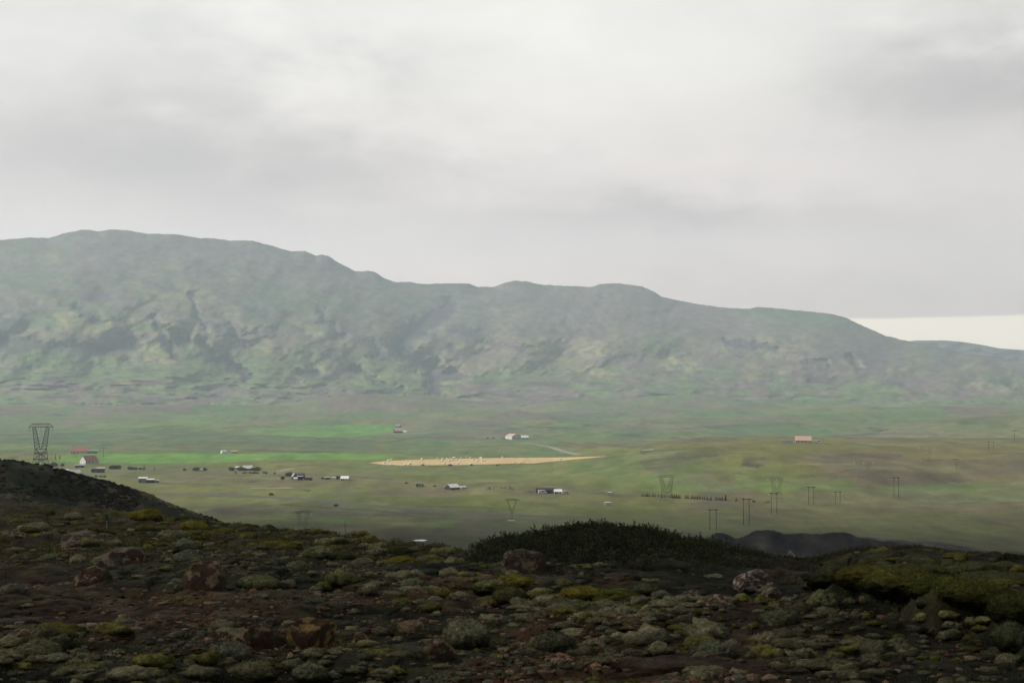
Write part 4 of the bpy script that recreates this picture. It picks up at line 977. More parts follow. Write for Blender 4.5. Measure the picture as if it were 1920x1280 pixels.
# ================================================================== the near heath
nearG = lambda x, y: zground(np.asarray(x, float), np.asarray(y, float))
def near_at(px, py):
    q = at([px], [py], 4.0)[0]; return Vector(q)
from mathutils import noise as mn
def ico(sub):
    import bmesh
    b = bmesh.new(); bmesh.ops.create_icosphere(b, subdivisions=sub, radius=1); b.verts.ensure_lookup_table()
    V = np.array([v.co[:] for v in b.verts]); Fc = np.array([[v.index for v in f.verts] for f in b.faces]); b.free(); return V, Fc
IV5, IF5 = ico(5); IV1, IF1 = ico(1); IV6, IF6 = ico(6)
def n3(V, s, seed):
    return np.array([mn.noise(Vector((v[0]*s + seed*7.1, v[1]*s + seed*3.3, v[2]*s))) for v in V])
# --- rocks
m_rock = mat('lichened_basalt', attr=True, rough=.92, spec=.15, layers=((5.0, .2), (40.0, .28)), bump=.018, bscale=26)
def boulder(px, py, wpx, hpx, label, base=(.060, .032, .022), lich=(.26, .19, .10), la=.5, seed=0, rot=0.0, group=None, name='boulder', sharp=1.0, ls=2.2):
    """px,py: bottom centre in the photograph"""
    p = near_at(px, py - hpx * .2); D = math.hypot(p.x, p.y); s = D / FOC; w = wpx * s; h = hpx * s
    V = IV5.copy(); d = V.copy()
    rs = np.random.RandomState(seed + 5)
    for k in range(13):                            # planes that cut facets
        n = rs.normal(size=3); n /= np.linalg.norm(n); t = rs.uniform(.55, .85); dd = V @ n; V = V - np.outer(np.maximum(dd - t, 0) * sharp * .9, n)
    V *= (1 + .12 * n3(d, 1.6, seed) + .05 * n3(d, 5, seed + 1) + .025 * n3(d, 13, seed + 2))[:, None]
    V = V / np.abs(V).max(0); 
    ln = n3(d, ls, seed + 3) + .5 * n3(d, ls * 3.2, seed + 4) + .22 * n3(d, 14, seed + 8) + .18 * V[:, 2]
    c = np.zeros((len(V), 3)) + base; c = c * (1 + .5 * n3(d, 4, seed + 6))[:, None]
    c = lerp3(c, lich, sstep(ln, .42 - la * .5, .50 - la * .5) * .85)
    c = lerp3(c, (.060, .060, .024), sstep(n3(d, 2.5, seed + 9) + V[:, 2] * .3, .28, .4) * .6)
    V = V * [w * .5, w * .42, h * .72] + [0, 0, h * .30]
    o = tri_mesh(name, V, IF5, np.clip(c, .01, 1), m_rock, None, True)
    o.location = p; o.rotation_euler = (0, 0, facing(p) + rot); return tag(o, label, 'rock', group)
TAN = (.27, .185, .11); ORG = (.30, .19, .07); PKL = (.30, .22, .17)
B = boulder
B(150, 1036, 88, 36, 'broad flat-topped boulder covered in pinkish lichen near the trail marker', (.085, .055, .042), PKL, .6, 1)
B(28, 1026, 60, 24, 'reddish flat boulder at the left edge below the moss bank', (.085, .05, .035), PKL, .4, 2)
B(232, 1092, 92, 52, 'dark brown boulder with pale spots below the flat pinkish one', (.055, .030, .022), PKL, .15, 3)
B(178, 1122, 78, 50, 'dark red boulder with a few spots, its top covered by grey moss', (.060, .028, .020), TAN, .1, 4)
B(390, 1134, 96, 66, 'large rounded brown boulder with pale lichen blotches at left of centre', (.065, .036, .024), TAN, .3, 5, sharp=.6)
B(582, 1246, 98, 78, 'big tilted boulder with orange lichen patches in the front', (.065, .034, .022), ORG, .32, 6)
B(488, 1245, 120, 62, 'wide reddish boulder touching the left side of the orange-patched one', (.055, .028, .018), TAN, .12, 7)
B(442, 1222, 44, 30, 'small boulder with an orange lichen cap in the front left', (.06, .035, .02), ORG, .6, 8)
B(772, 1206, 56, 36, 'tan angular stone on the bare soil in the lower middle', (.13, .085, .05), TAN, .8, 9)
B(680, 1232, 56, 40, 'brown wedge stone left of the tan angular one', (.09, .055, .032), TAN, .4, 10)
B(822, 1262, 78, 56, 'large brown stone with a tan top in the lower middle front', (.06, .034, .022), TAN, .35, 11)
B(985, 1100, 96, 58, 'long dark boulder with mossy top in front of the willow scrub', (.055, .032, .026), (.17, .14, .08), .35, 12)
B(1092, 1102, 36, 30, 'small tan angular stone in front of the willow scrub', (.15, .10, .06), PKL, .7, 13, sharp=1.2)
B(1413, 1120, 84, 44, 'speckled boulder with white and pink lichen right of centre', (.11, .062, .045), (.42, .36, .30), .5, 14, ls=4.5)
B(1345, 1190, 120, 62, 'low wide boulder dotted with round pale lichens', (.075, .038, .028), (.33, .25, .18), .28, 15, ls=5.5)
B(1178, 1186, 56, 34, 'reddish streaked stone among the grey moss cushions', (.10, .06, .045), TAN, .4, 16)
B(1290, 1135, 50, 26, 'low speckled reddish stone left of the white-speckled boulder', (.09, .055, .04), PKL, .5, 17, ls=5)
B(1448, 1134, 46, 26, 'brown flat stone just below the white-speckled boulder', (.10, .06, .045), PKL, .35, 18)
B(662, 1272, 28, 22, 'small pale tan stone at the bottom edge left of the middle', (.16, .11, .07), TAN, .7, 19)
B(368, 1062, 40, 26, 'small pinkish stone beside the grey moss cushions on the left', (.10, .065, .05), PKL, .6, 20)
B(310, 1090, 34, 20, 'small tan stone with lichen left of the rounded brown boulder', (.13, .09, .06), TAN, .7, 21)
B(128, 1096, 44, 22, 'flat tan stone on the bare ground at the left', (.14, .095, .06), TAN, .7, 22)
B(70, 1118, 42, 18, 'low orange brown stone in the gravel at the far left', (.13, .085, .05), TAN, .5, 23)
B(365, 1192, 50, 22, 'half-buried orange stone on the gravel below the rounded boulder', (.12, .07, .035), ORG, .4, 24)
B(360, 1220, 60, 26, 'dark red half-buried stone in the gravel lower left', (.06, .034, .024), TAN, .25, 25)
B(880, 1080, 30, 18, 'small pinkish stone behind the yellow moss cushions', (.12, .08, .06), PKL, .6, 26)
B(1020, 1222, 34, 20, 'pale pink pebbly stone between two large grey cushions', (.14, .10, .08), PKL, .6, 27)
B(1130, 1200, 26, 18, 'small tan stone right above the large brownish cushion', (.13, .09, .06), TAN, .6, 28)

# --- moss cushions
m_moss = mat('woolly_moss', attr=True, rough=1.0, spec=.0, layers=((6.0, .3), (40.0, .55)), bump=.05, bscale=34)
GREY = (.170, .162, .105); GOLD = (.165, .150, .034); GRN = (.090, .100, .028); OLV = (.115, .104, .030); BRN = (.080, .068, .045)
def fuzz(V, N, n, ln, rs, col):
    """short upright moss fibres standing on a surface: thin triangles"""
    i = rs.randint(0, len(V), n); P = V[i] + rs.normal(size=(n, 3)) * ln * .5; nn = N[i] + rs.normal(size=(n, 3)) * .35 + [0, 0, .2]; nn /= np.linalg.norm(nn, axis=1)[:, None]
    s = np.cross(nn, rs.normal(size=(n, 3))); s /= np.linalg.norm(s, axis=1)[:, None] + 1e-9
    L_ = ln * rs.uniform(.5, 1.4, n)[:, None]; W_ = ln * .16
    vv = np.stack([P - s * W_, P + s * W_, P + nn * L_], 1).reshape(-1, 3)
    cc = np.repeat(col[i] * rs.uniform(.6, 1.5, n)[:, None], 3, 0); return vv, np.arange(3 * n).reshape(n, 3), cc
IV4, IF4 = ico(4)
CU = []
def cushion(px, py, wpx, hpx, label, col=GREY, tip=None, seed=0, group=None, lobes=3, dep=.8):
    p = near_at(px, py - hpx * .12); D = math.hypot(p.x, p.y); s = D / FOC; w = wpx * s; h = hpx * s * 1.1
    rs = np.random.RandomState(seed * 13 + 1)
    BV, BF = (IV5, IF5) if wpx > 55 else (IV4, IF4)
    V = BV.copy(); d = V.copy()
    amp = .34
    r = 1 + amp * n3(d, 1.1, seed) + .20 * (1 - 2 * np.abs(n3(d, 2.6, seed + 50))) + (.07 + .10 * (wpx > 120)) * n3(d, 6 + 3 * (wpx > 120), seed + 90)
    V = V * r[:, None]; V = V / np.abs(V).max(0)
    lean = rs.uniform(-.2, .2); V[:, 0] += lean * V[:, 2]
    crease = np.abs(n3(d, 2.6, seed + 50))
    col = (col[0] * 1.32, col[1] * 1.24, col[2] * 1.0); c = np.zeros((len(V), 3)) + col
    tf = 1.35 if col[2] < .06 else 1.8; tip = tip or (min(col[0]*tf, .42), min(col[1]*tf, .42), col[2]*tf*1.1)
    k = sstep(V[:, 2] + .5 * n3(d, 2.2, seed + 20), -.1, .7); c = lerp3(c, tip, k * .6); c = c * (.55 + .45 * sstep(V[:, 2], -.1, .6))[:, None]  # pale moss tips; sides darkened downwards, shade put into the colour
    c = lerp3(c, (.016, .015, .009), (1 - sstep(V[:, 2] + .2 * n3(d, 4, seed + 70), -.25, .22)) * .95)          # foot blackened: underside shade put into the colour
    c = lerp3(c, (.040, .036, .020), sstep(crease, .12, .0) * .0 + (1 - sstep(crease, .0, .10)) * .0)
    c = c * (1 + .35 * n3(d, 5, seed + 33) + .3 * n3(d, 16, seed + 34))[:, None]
    V = V * [w * .5, w * .5 * dep, h * .62] + [0, 0, h * .38]
    # fibres
    N = d / np.array([w * .5, w * .5 * dep, h * .62]); N /= np.linalg.norm(N, axis=1)[:, None]
    up = np.where(d[:, 2] > -.35)[0]
    nf = int(min(5000, 500 + wpx * wpx * .4)); fv, ff, fc = fuzz(V[up], N[up], nf, .006 + .00010 * wpx, rs, c[up])
    VV = np.concatenate([V, fv]); FF = np.concatenate([BF, ff + len(V)]); CC = np.concatenate([c, fc])
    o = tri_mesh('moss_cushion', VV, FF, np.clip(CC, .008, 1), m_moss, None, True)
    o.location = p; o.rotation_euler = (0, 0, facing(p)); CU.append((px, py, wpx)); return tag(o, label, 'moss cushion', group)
K = cushion
cush = [
 # px, py(bottom), w, h, colour, label
 (872, 1236, 92, 62, (.155, .155, .105), 'tall domed grey-green moss cushion on the bare soil in the lower middle'),
 (1040, 1250, 100, 54, (.085, .088, .062), 'dull brownish cushion right of the tall domed grey-green one'),
 (1115, 1238, 60, 34, GREY, 'grey cushion leaning on the right of the dull brownish one'),
 (940, 1225, 56, 24, (.07, .075, .05), 'low dark cushion between the tall domed and the dull brownish ones'),
 (1130, 1200, 130, 46, GREY, 'wide grey cushion with a long right slope in the middle'),
 (1078, 1174, 90, 42, (.12, .125, .07), 'olive grey cushion above the wide long-sloped one'),
 (1025, 1152, 66, 34, GREY, 'rounded pale grey cushion at the centre beside yellow moss'),
 (1138, 1162, 70, 32, (.14, .15, .09), 'pale cushion behind the wide long-sloped grey one'),
 (1205, 1175, 100, 34, GRN, 'broad green cushion right of the pale one in the middle'),
 (1310, 1215, 110, 36, GREY, 'long pale grey cushion under the dotted low boulder'),
 (1345, 1250, 84, 40, (.13, .14, .10), 'clean domed grey cushion in front of the dotted low boulder'),
 (1430, 1226, 72, 34, GREY, 'grey cushion to the right of the clean domed one'),
 (1478, 1250, 46, 26, GREY, 'small grey cushion low on the right of the middle'),
 (1512, 1272, 34, 22, GREY, 'tiny grey cushion at the bottom right of the middle'),
 (1405, 1236, 44, 22, (.12, .13, .08), 'small cushion squeezed between the domed and the grey ones'),
 (1540, 1170, 74, 52, (.105, .110, .062), 'tall rounded grey-topped cushion on the right, standing alone in dark grass'),
 (1455, 1196, 84, 42, (.085, .088, .062), 'dark shaggy cushion right of the dotted low boulder'),
 (1560, 1110, 90, 46, (.06, .066, .038), 'dark shaggy cushion under the left end of the right moss bank'),
 (1620, 1102, 120, 34, OLV, 'golden mossy mound forming the left end of the right moss bank'),
 (1690, 1122, 160, 44, (.100, .102, .032), 'large bright golden mound in the middle of the right moss bank'),
 (1768, 1128, 150, 38, GRN, 'green mound on the right shoulder of the bright golden one'),
 (1838, 1150, 150, 46, (.080, .082, .026), 'big golden mound with a dark foot near the right edge'),
 (1915, 1176, 140, 52, (.070, .076, .030), 'tall mossy mound cut by the right edge'),
 (1908, 1240, 80, 56, (.070, .078, .045), 'grey green mound low at the right edge'),
 (1790, 1085, 120, 30, OLV, 'long low olive mound on top of the right moss bank'),
 (1650, 1205, 50, 24, (.08, .085, .05), 'dull cushion in the dark grass below the right moss bank'),
 (1600, 1180, 60, 28, (.062, .066, .04), 'flat dark cushion left of the dull one below the right bank'),
 (1680, 1240, 70, 34, (.09, .095, .06), 'grey shaggy cushion in the dark grass at lower right'),
 (1640, 1262, 60, 30, (.10, .105, .07), 'pale topped cushion at the bottom right'),
 (1640, 1240, 56, 26, (.085, .09, .06), 'small pale cushion left of the grey shaggy one at lower right'),
 (1215, 1122, 60, 24, (.09, .095, .055), 'dark grey cushion at the right rim of the yellow patch'),
 (1240, 1128, 44, 18, (.11, .115, .08), 'little flat grey cushion at the right rim of the yellow patch'),
 (885, 1100, 60, 26, GOLD, 'golden cushion at the back of the yellow patch, left of the long dark boulder'),
 (920, 1120, 70, 30, (.13, .13, .06), 'pale yellow cushion in the left part of the yellow patch'),
 (965, 1112, 80, 30, GOLD, 'bright golden cushion below the long dark boulder'),
 (1055, 1112, 70, 22, (.12, .12, .05), 'flat pale cushion between the long dark boulder and the small tan stone'),
 (1085, 1135, 90, 30, GOLD, 'golden cushion in the middle of the yellow patch'),
 (1160, 1145, 100, 34, (.105, .11, .032), 'wide golden green cushion at the right of the yellow patch'),
 (955, 1140, 70, 34, (.085, .088, .04), 'shadowed cushion below the left part of the yellow patch'),
 (840, 1092, 50, 24, GREY, 'grey cushion left of the yellow patch'),
 (780, 1094, 44, 22, GREY, 'small grey cushion at left, second from the yellow patch'),
 (772, 1112, 48, 24, (.11, .12, .08), 'grey cushion stacked in front of the small one left of the yellow patch'),
 (745, 1070, 90, 22, GOLD, 'long golden cushion behind the grey ones left of the yellow patch'),
 (820, 1072, 60, 20, OLV, 'olive cushion right of the long golden one'),
 (645, 1110, 76, 36, (.12, .125, .06), 'prominent pointed cushion with a bright crest at left of the middle'),
 (695, 1116, 40, 20, GREY, 'small grey cushion at the right foot of the pointed cushion'),
 (490, 1118, 84, 34, (.13, .135, .075), 'smooth light cushion right of the rounded brown boulder'),
 (590, 1145, 66, 22, (.085, .092, .065), 'low dark cushion in front of the pointed one'),
 (555, 1085, 60, 28, (.115, .12, .075), 'grey green cushion above the smooth light one'),
 (600, 1062, 66, 32, (.125, .13, .075), 'rounded cushion near the middle left moss bank'),
 (520, 1046, 80, 28, OLV, 'broad olive cushion under the left moss bank'),
 (350, 1050, 60, 36, (.12, .13, .09), 'dark-faced round cushion with a bright rim at the left'),
 (325, 1026, 66, 28, (.13, .135, .08), 'wide cushion behind the dark-faced round one'),
 (345, 1072, 66, 34, (.10, .11, .08), 'cushion just in front of the dark-faced round one'),
 (285, 1030, 40, 18, GREY, 'small pale cushion left of the wide one behind'),
 (205, 1082, 72, 34, (.135, .14, .075), 'yellow grey cushion lying over the dark red boulder'),
 (150, 1070, 46, 24, GREY, 'small grey cushion left of the yellow grey one'),
 (88, 1066, 44, 22, (.10, .11, .08), 'round dull cushion at the left'),
 (60, 1012, 70, 26, GREY, 'wide grey cushion below the left end of the moss bank'),
 (135, 982, 40, 18, GREY, 'pale tufted cushion inside the left moss bank'),
 (330, 1108, 36, 20, (.13, .14, .11), 'small pale cushion left of the rounded brown boulder'),
 (20, 1130, 50, 30, (.10, .11, .08), 'grey cushion cut by the left edge'),
 (70, 1222, 70, 36, GREY, 'grey-green cushion at the lower left'),
 (70, 1268, 90, 54, (.135, .14, .085), 'large shaggy grey cushion at the bottom left'),
 (155, 1282, 90, 30, (.14, .14, .06), 'long yellowish cushion at the bottom left edge'),
 (430, 1258, 90, 44, (.135, .14, .11), 'tufted pale cushion in front of the wide reddish boulder'),
 (470, 1284, 100, 34, GREY, 'flat pale cushion at the bottom below the tufted one'),
 (585, 1286, 70, 34, (.14, .145, .10), 'rounded grey cushion at the bottom edge below the orange-patched boulder'),
 (275, 1258, 46, 26, (.10, .11, .085), 'small grey cushion at the bottom left of the tufted one'),
 (365, 1205, 44, 20, (.10, .11, .085), 'flat grey cushion above the tufted pale one'),
 (270, 1225, 40, 18, (.09, .10, .08), 'small dull cushion in the gravel at lower left'),
 (30, 1088, 40, 20, GREY, 'little cushion at the far left middle'),
 (410, 1020, 60, 24, OLV, 'olive cushion in the bank left of the middle'),
 (365, 1005, 56, 24, GOLD, 'golden cushion in the moss bank right of the trail marker'),
 (270, 985, 70, 26, GOLD, 'long golden cushion in the moss bank just right of the trail marker'),
 (680, 1075, 50, 24, (.11, .115, .08), 'grey cushion behind the pointed cushion'),
 (730, 1095, 50, 20, (.10, .11, .08), 'small grey cushion between the pointed cushion and the small pair'),
 (465, 1068, 50, 20, (.11, .115, .08), 'small grey cushion above the smooth light one'),
 (1370, 1170, 40, 18, (.10, .105, .06), 'small cushion above the dotted low boulder'),
 (1255, 1205, 60, 30, (.115, .12, .09), 'grey cushion left of the long pale grey one'),
 (985, 1190, 60, 22, (.085, .09, .065), 'low dark grey cushion above the tall domed one on its right'),
 (1052, 1188, 50, 24, (.10, .105, .07), 'low grey cushion above the dull brownish one'),
]
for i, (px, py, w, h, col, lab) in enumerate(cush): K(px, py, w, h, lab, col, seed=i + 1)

# smaller cushions: a few shared shapes, each cushion an object
def unit_cushion(seed, col, fine=True):
    rs = np.random.RandomState(seed); V = IV4.copy(); d = V.copy()
    V = V * (1 + .45 * n3(d, 1.2, seed) + .24 * (1 - 2 * np.abs(n3(d, 2.6, seed + 50))) + .05 * n3(d, 8, seed + 90))[:, None]; V = V / np.abs(V).max(0)
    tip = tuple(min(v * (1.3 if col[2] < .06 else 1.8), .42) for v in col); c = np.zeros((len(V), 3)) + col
    c = lerp3(c, tip, sstep(V[:, 2] + .5 * n3(d, 2.2, seed + 20), .1, .9) * .7); c = c * (.55 + .45 * sstep(V[:, 2], -.1, .6))[:, None]  # pale tips, with side shade painted darker towards the ground
    c = lerp3(c, (.016, .015, .009), (1 - sstep(V[:, 2] + .2 * n3(d, 4, seed + 70), -.25, .22)) * .95)  # black underside: shade painted into the vertex colour
    c = c * (1 + .35 * n3(d, 5, seed + 33) + .3 * n3(d, 16, seed + 34))[:, None]
    V = V * [.5, .42, .62] + [0, 0, .38]
    N = d / np.array([.5, .42, .62]); N /= np.linalg.norm(N, axis=1)[:, None]; up = np.where(d[:, 2] > -.3)[0]
    fv, ff, fc = fuzz(V[up], N[up], 500, .03, rs, c[up])
    VV = np.concatenate([V, fv]); FF = np.concatenate([IF4, ff + len(V)]); CC = np.concatenate([c, fc])
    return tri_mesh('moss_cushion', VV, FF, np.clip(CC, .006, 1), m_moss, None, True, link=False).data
PALS = {'grey': [(.155, .146, .085), (.13, .126, .075), (.165, .15, .095)], 'gold': [(.165, .145, .040), (.135, .122, .040), (.18, .165, .07)], 'dark': [(.08, .08, .045), (.065, .068, .032), (.095, .09, .05)]}
UM = {k: [unit_cushion(400 + 11 * i + len(k) + ord(k[0]), c) for i, c in enumerate(v)] + [unit_cushion(500 + 7 * i + ord(k[0]), c) for i, c in enumerate(v)] for k, v in PALS.items()}
REG = [  # px0, px1, py0, py1, n, colour weights (grey, gold, dark), width m, label place
 (20, 420, 985, 1050, 34, (.7, .25, .05), (.34, .12), 'between the flat pinkish boulder and the trail marker'),
 (420, 860, 1020, 1075, 30, (.45, .5, .05), (.36, .12), 'in the band just below the left moss bank'),
 (300, 720, 1075, 1130, 22, (.8, .1, .1), (.24, .08), 'around the large rounded brown boulder and the pointed cushion'),
 (0, 330, 1050, 1120, 16, (.8, .1, .1), (.24, .08), 'around the dark brown and dark red boulders at left'),
 (740, 1240, 1085, 1150, 34, (.35, .6, .05), (.28, .09), 'in the yellow patch below the willow thicket'),
 (960, 1460, 1150, 1230, 30, (.75, .1, .15), (.22, .07), 'in the grey field of cushions right of the middle'),
 (0, 260, 1190, 1280, 14, (.7, .1, .2), (.17, .05), 'in the lower left corner'),
 (340, 700, 1215, 1280, 10, (.8, .0, .2), (.15, .05), 'at the bottom edge below the two big reddish boulders'),
 (1460, 1900, 1180, 1275, 16, (.3, .1, .6), (.22, .07), 'in the dark grass of the lower right'),
 (1220, 1560, 1085, 1150, 12, (.5, .2, .3), (.26, .08), 'around the white-speckled boulder'),
 (0, 860, 950, 1020, 46, (.1, .75, .15), (.5, .18), 'in the moss bank along the left brow'),
 (1560, 1920, 1060, 1110, 20, (.05, .6, .35), (.36, .12), 'on top of the golden bank at the right'),
 (1640, 1940, 1120, 1190, 18, (.1, .5, .4), (.34, .1), 'on the face of the golden bank at right'),
]
rs = np.random.RandomState(321)
WORDS = {'grey': 'small grey-green moss cushion', 'gold': 'small yellow-green moss cushion', 'dark': 'small dull dark moss cushion'}
for (x0, x1, y0, y1, n, wts, (wm_, ws), place) in REG:
    done = []; tries = 0
    while len(done) < n * .8 and tries < n * 30:
        tries += 1; px = rs.uniform(x0, x1); py = rs.uniform(y0, y1)
        if 'brow' in place and y0 == 950:
            te_ = float(edge_te(pix_az_te(px, 1000)[0])); ye = proj(*(np.array([0, 1, te_])))[1]
            py = ye + 4 + rs.rand() ** 1.5 * 42
        if px < 890 and py < 966 + max(0, px - 200) * .1: continue
        p = near_at(px, py); D = math.hypot(p.x, p.y); w = max(.08, rs.normal(wm_, ws)); w = min(w, 44 * D / FOC); wp = w / D * FOC
        if any(abs(px - a) < (wp + b) * .30 and abs(py - c_) < (wp + b) * .09 for a, c_, b in done + [(a, b2 - 6, c2) for a, b2, c2 in CU]): continue
        done.append((px, py, wp)); kind = ('grey', 'gold', 'dark')[rs.choice(3, p=wts)]
        o = bpy.data.objects.new('moss_cushion', UM[kind][rs.randint(6)]); C.objects.link(o); o.location = p - Vector((0, 0, w * .03)); h = w * rs.uniform(.38, .62)
        o.scale = (w * rs.uniform(.9, 1.4), w, h); o.rotation_euler = (rs.normal() * .08, rs.normal() * .08, rs.choice([0, math.pi]) + rs.normal() * .5)
        tag(o, WORDS[kind] + ' ' + place, 'moss cushion', WORDS[kind] + 's ' + place)
# the many small cushions that fill the gaps: more than one could name
IV3, IF3 = ico(3)
N = 11000; pxr = rs.uniform(-60, 1980, N); Dt = 1 / rs.uniform(1 / 46., 1 / 7.6, N); at_ = pix_az_te(pxr, np.full(N, 1100.))[0]
x = np.sin(at_) * Dt; y = np.cos(at_) * Dt
py_ = proj(x, y, zbase(x, y))[1]
def blob(cx, cy, sx, sy): return np.exp(-((pxr - cx) / sx) ** 2 - ((py_ - cy) / sy) ** 2)
want = .06 + .9 * blob(1060, 1120, 190, 40) + .8 * blob(1200, 1190, 200, 45) + .6 * blob(620, 1070, 240, 40) + .6 * blob(300, 1045, 220, 40) + .6 * blob(60, 1240, 140, 50) + .5 * blob(500, 1265, 180, 25) + .5 * blob(1750, 1110, 200, 40) + .35 * blob(1600, 1230, 250, 50) + .6 * sstep(Dt, 24, 32) * (pxr < 880)
k = rs.rand(N) < want * sstep(fbm(x / .9, y / .9, 3, 177), -.25, .12) * .9; x, y, Dt, pxr, py_ = x[k], y[k], Dt[k], pxr[k], py_[k]; n = len(x); z = nearG(x, y)
w = np.exp(rs.normal(-3.05, .5, n)).clip(.015, .14) * (1 + .6 * sstep(Dt, 20, 34))
shp = [IV3 * (1 + .6 * n3(IV3, 1.3, 700 + i) + .35 * n3(IV3, 3.0, 750 + i))[:, None] for i in range(12)]
shc = [(1 + .5 * n3(IV3, 4, 780 + i)) * (.4 + .9 * sstep(IV3[:, 2], -.1, .8)) for i in range(12)]  # clumps lighter on top, darker below: shading painted in
idx = rs.randint(12, size=n); B3 = np.array(shp)[idx]; th = rs.rand(n) * 6.28; ct, st_ = np.cos(th)[:, None], np.sin(th)[:, None]
V = np.stack([B3[..., 0] * ct - B3[..., 1] * st_, B3[..., 0] * st_ + B3[..., 1] * ct, B3[..., 2]], -1) * np.stack([w * rs.uniform(.9, 1.6, n), w, w * rs.uniform(.3, .8, n)], 1)[:, None] + np.stack([x, y, z + w * .06], 1)[:, None]
gold = rs.rand(n) < np.clip(.12 + .8 * np.exp(-((pxr - 1080) / 230) ** 2 - ((py_ - 1105) / 30) ** 2) + .7 * (py_ < 1040) + .7 * (pxr > 1560) * (py_ < 1160), 0, .9)
ca = np.where(gold[:, None], np.array([.17, .155, .045]), np.array([.200, .182, .104])) * rs.uniform(.45, 1.15, n)[:, None] * np.where(pxr > 1450, .7, 1)[:, None]
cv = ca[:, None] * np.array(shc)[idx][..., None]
Nn = np.broadcast_to(IV3[None], V.shape).reshape(-1, 3); Vf = V.reshape(-1, 3); up = np.where(Nn[:, 2] > -.1)[0]
fv, ff, fc = fuzz(Vf[up], Nn[up], 130000, .011, rs, (cv * 1.15).reshape(-1, 3)[up])
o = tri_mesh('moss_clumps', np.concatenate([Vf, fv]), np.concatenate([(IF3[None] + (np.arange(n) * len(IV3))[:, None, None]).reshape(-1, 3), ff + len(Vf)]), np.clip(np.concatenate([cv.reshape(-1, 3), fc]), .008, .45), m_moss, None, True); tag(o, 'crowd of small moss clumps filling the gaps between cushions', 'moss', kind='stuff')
# the tiniest tufts of moss: uncountable
IV2, IF2 = ico(2)
N = 4200; pxr = rs.uniform(-60, 1980, N); Dt = 1 / rs.uniform(1 / 48., 1 / 7.4, N); at_ = pix_az_te(pxr, np.full(N, 1100.))[0]
x = np.sin(at_) * Dt; y = np.cos(at_) * Dt; dn = sstep(fbm(x / 1.6, y / 1.6, 3, 77) + .1 * sstep(Dt, 18, 26), -.1, .2) * (1 - .5 * sstep(pxr, 1250, 1450)); k = rs.rand(N) < dn
x, y, Dt, pxr = x[k], y[k], Dt[k], pxr[k]; n = len(x); z = nearG(x, y); w = rs.uniform(.018, .055, n) * (1 + 1.0 * sstep(Dt, 20, 34))
jit = 1 + .3 * (rs.rand(n, len(IV2), 1) - .5)
V = IV2[None] * jit * np.stack([w * rs.uniform(.9, 1.5, n), w, w * .6], 1)[:, None] + np.stack([x, y, z + w * .1], 1)[:, None]
ca = .8 * np.where((rs.rand(n) < .25 + .6 * sstep(Dt, 19, 27))[:, None], np.array([.150, .135, .034]), np.array([.175, .170, .105])) * rs.uniform(.5, 1.15, n)[:, None]
cv = ca[:, None] * (.35 + .75 * sstep(IV2[:, 2], -.3, .5))[None, :, None]  # tufts darkened underneath, shade carried by the colour
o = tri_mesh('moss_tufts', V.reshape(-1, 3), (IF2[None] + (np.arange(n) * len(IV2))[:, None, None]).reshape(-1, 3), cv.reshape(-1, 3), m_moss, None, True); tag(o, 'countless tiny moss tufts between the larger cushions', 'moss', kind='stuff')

# --- trail marker
p = near_at(200, 991); D = math.hypot(p.x, p.y); s = D / FOC
e = empty('trail_marker', p - Vector((0, 0, .05)), facing(p), label='short pale wooden trail stake with a blue painted top in the moss', cat='trail marker')
MB().box(-.8*s, .8*s, -.8*s, .8*s, 0, 19*s).build('stake', mat('weathered_wood', (.42, .36, .22), .8, nscale=12, namp=.2), e)
MB().box(-2.4*s, 2.4*s, -1.0*s, 1.0*s, 17.5*s, 29.5*s).build('marker_cap', mat('blue_paint', (.012, .085, .15), .5), e, bevel=.6*s)
# thin dark post on the moss edge
p = near_at(647.5, 1003); D = math.hypot(p.x, p.y); s = D / FOC
e = tag(MB().tube((-1*s, 0, 27*s), (.6*s, 0, -6*s), .45*s, .7*s, 8).build('thin_post', m_pole), 'thin dark leaning post on the moss edge left of the middle', 'post'); e.location = p

# low shrubs and heather roughening the dark slope on the left
def slope_cover():
    rs = np.random.RandomState(55); n = 26000; a = rs.uniform(R(-24), R(-9), n); D = rs.uniform(150, 330, n); x = np.sin(a) * D; y = np.cos(a) * D; z = zbase(x, y)
    k = (rs.rand(n) < sstep(fbm(x / 9, y / 9, 3, 58), -.15, .2) * .8 + .12) & (z > -60); x, y, z = x[k], y[k], z[k]; n = len(x); s = rs.uniform(.12, .5, n)
    J = 1 + .7 * (rs.rand(n, len(IV1), 1) - .5); V = IV1[None] * J * np.stack([s * 1.3, s, s * .75], 1)[:, None] + np.stack([x, y, z + s * .3], 1)[:, None]
    pal = np.array([(.11, .115, .052), (.085, .092, .042), (.19, .145, .09), (.14, .14, .058), (.16, .12, .08), (.065, .07, .04)]); zc = sstep(fbm(x / 16, y / 16, 3, 59), -.1, .1)
    cc = pal[rs.randint(6, size=n)] * (.45 + 1.5 * zc)[:, None]
    o = tri_mesh('heather', V.reshape(-1, 3), (IF1[None] + (np.arange(n) * len(IV1))[:, None, None]).reshape(-1, 3), np.repeat(cc, len(IV1), 0), m_moss); tag(o, 'rough dark heather and low scrub covering the left slope', 'heather', kind='stuff')
slope_cover()
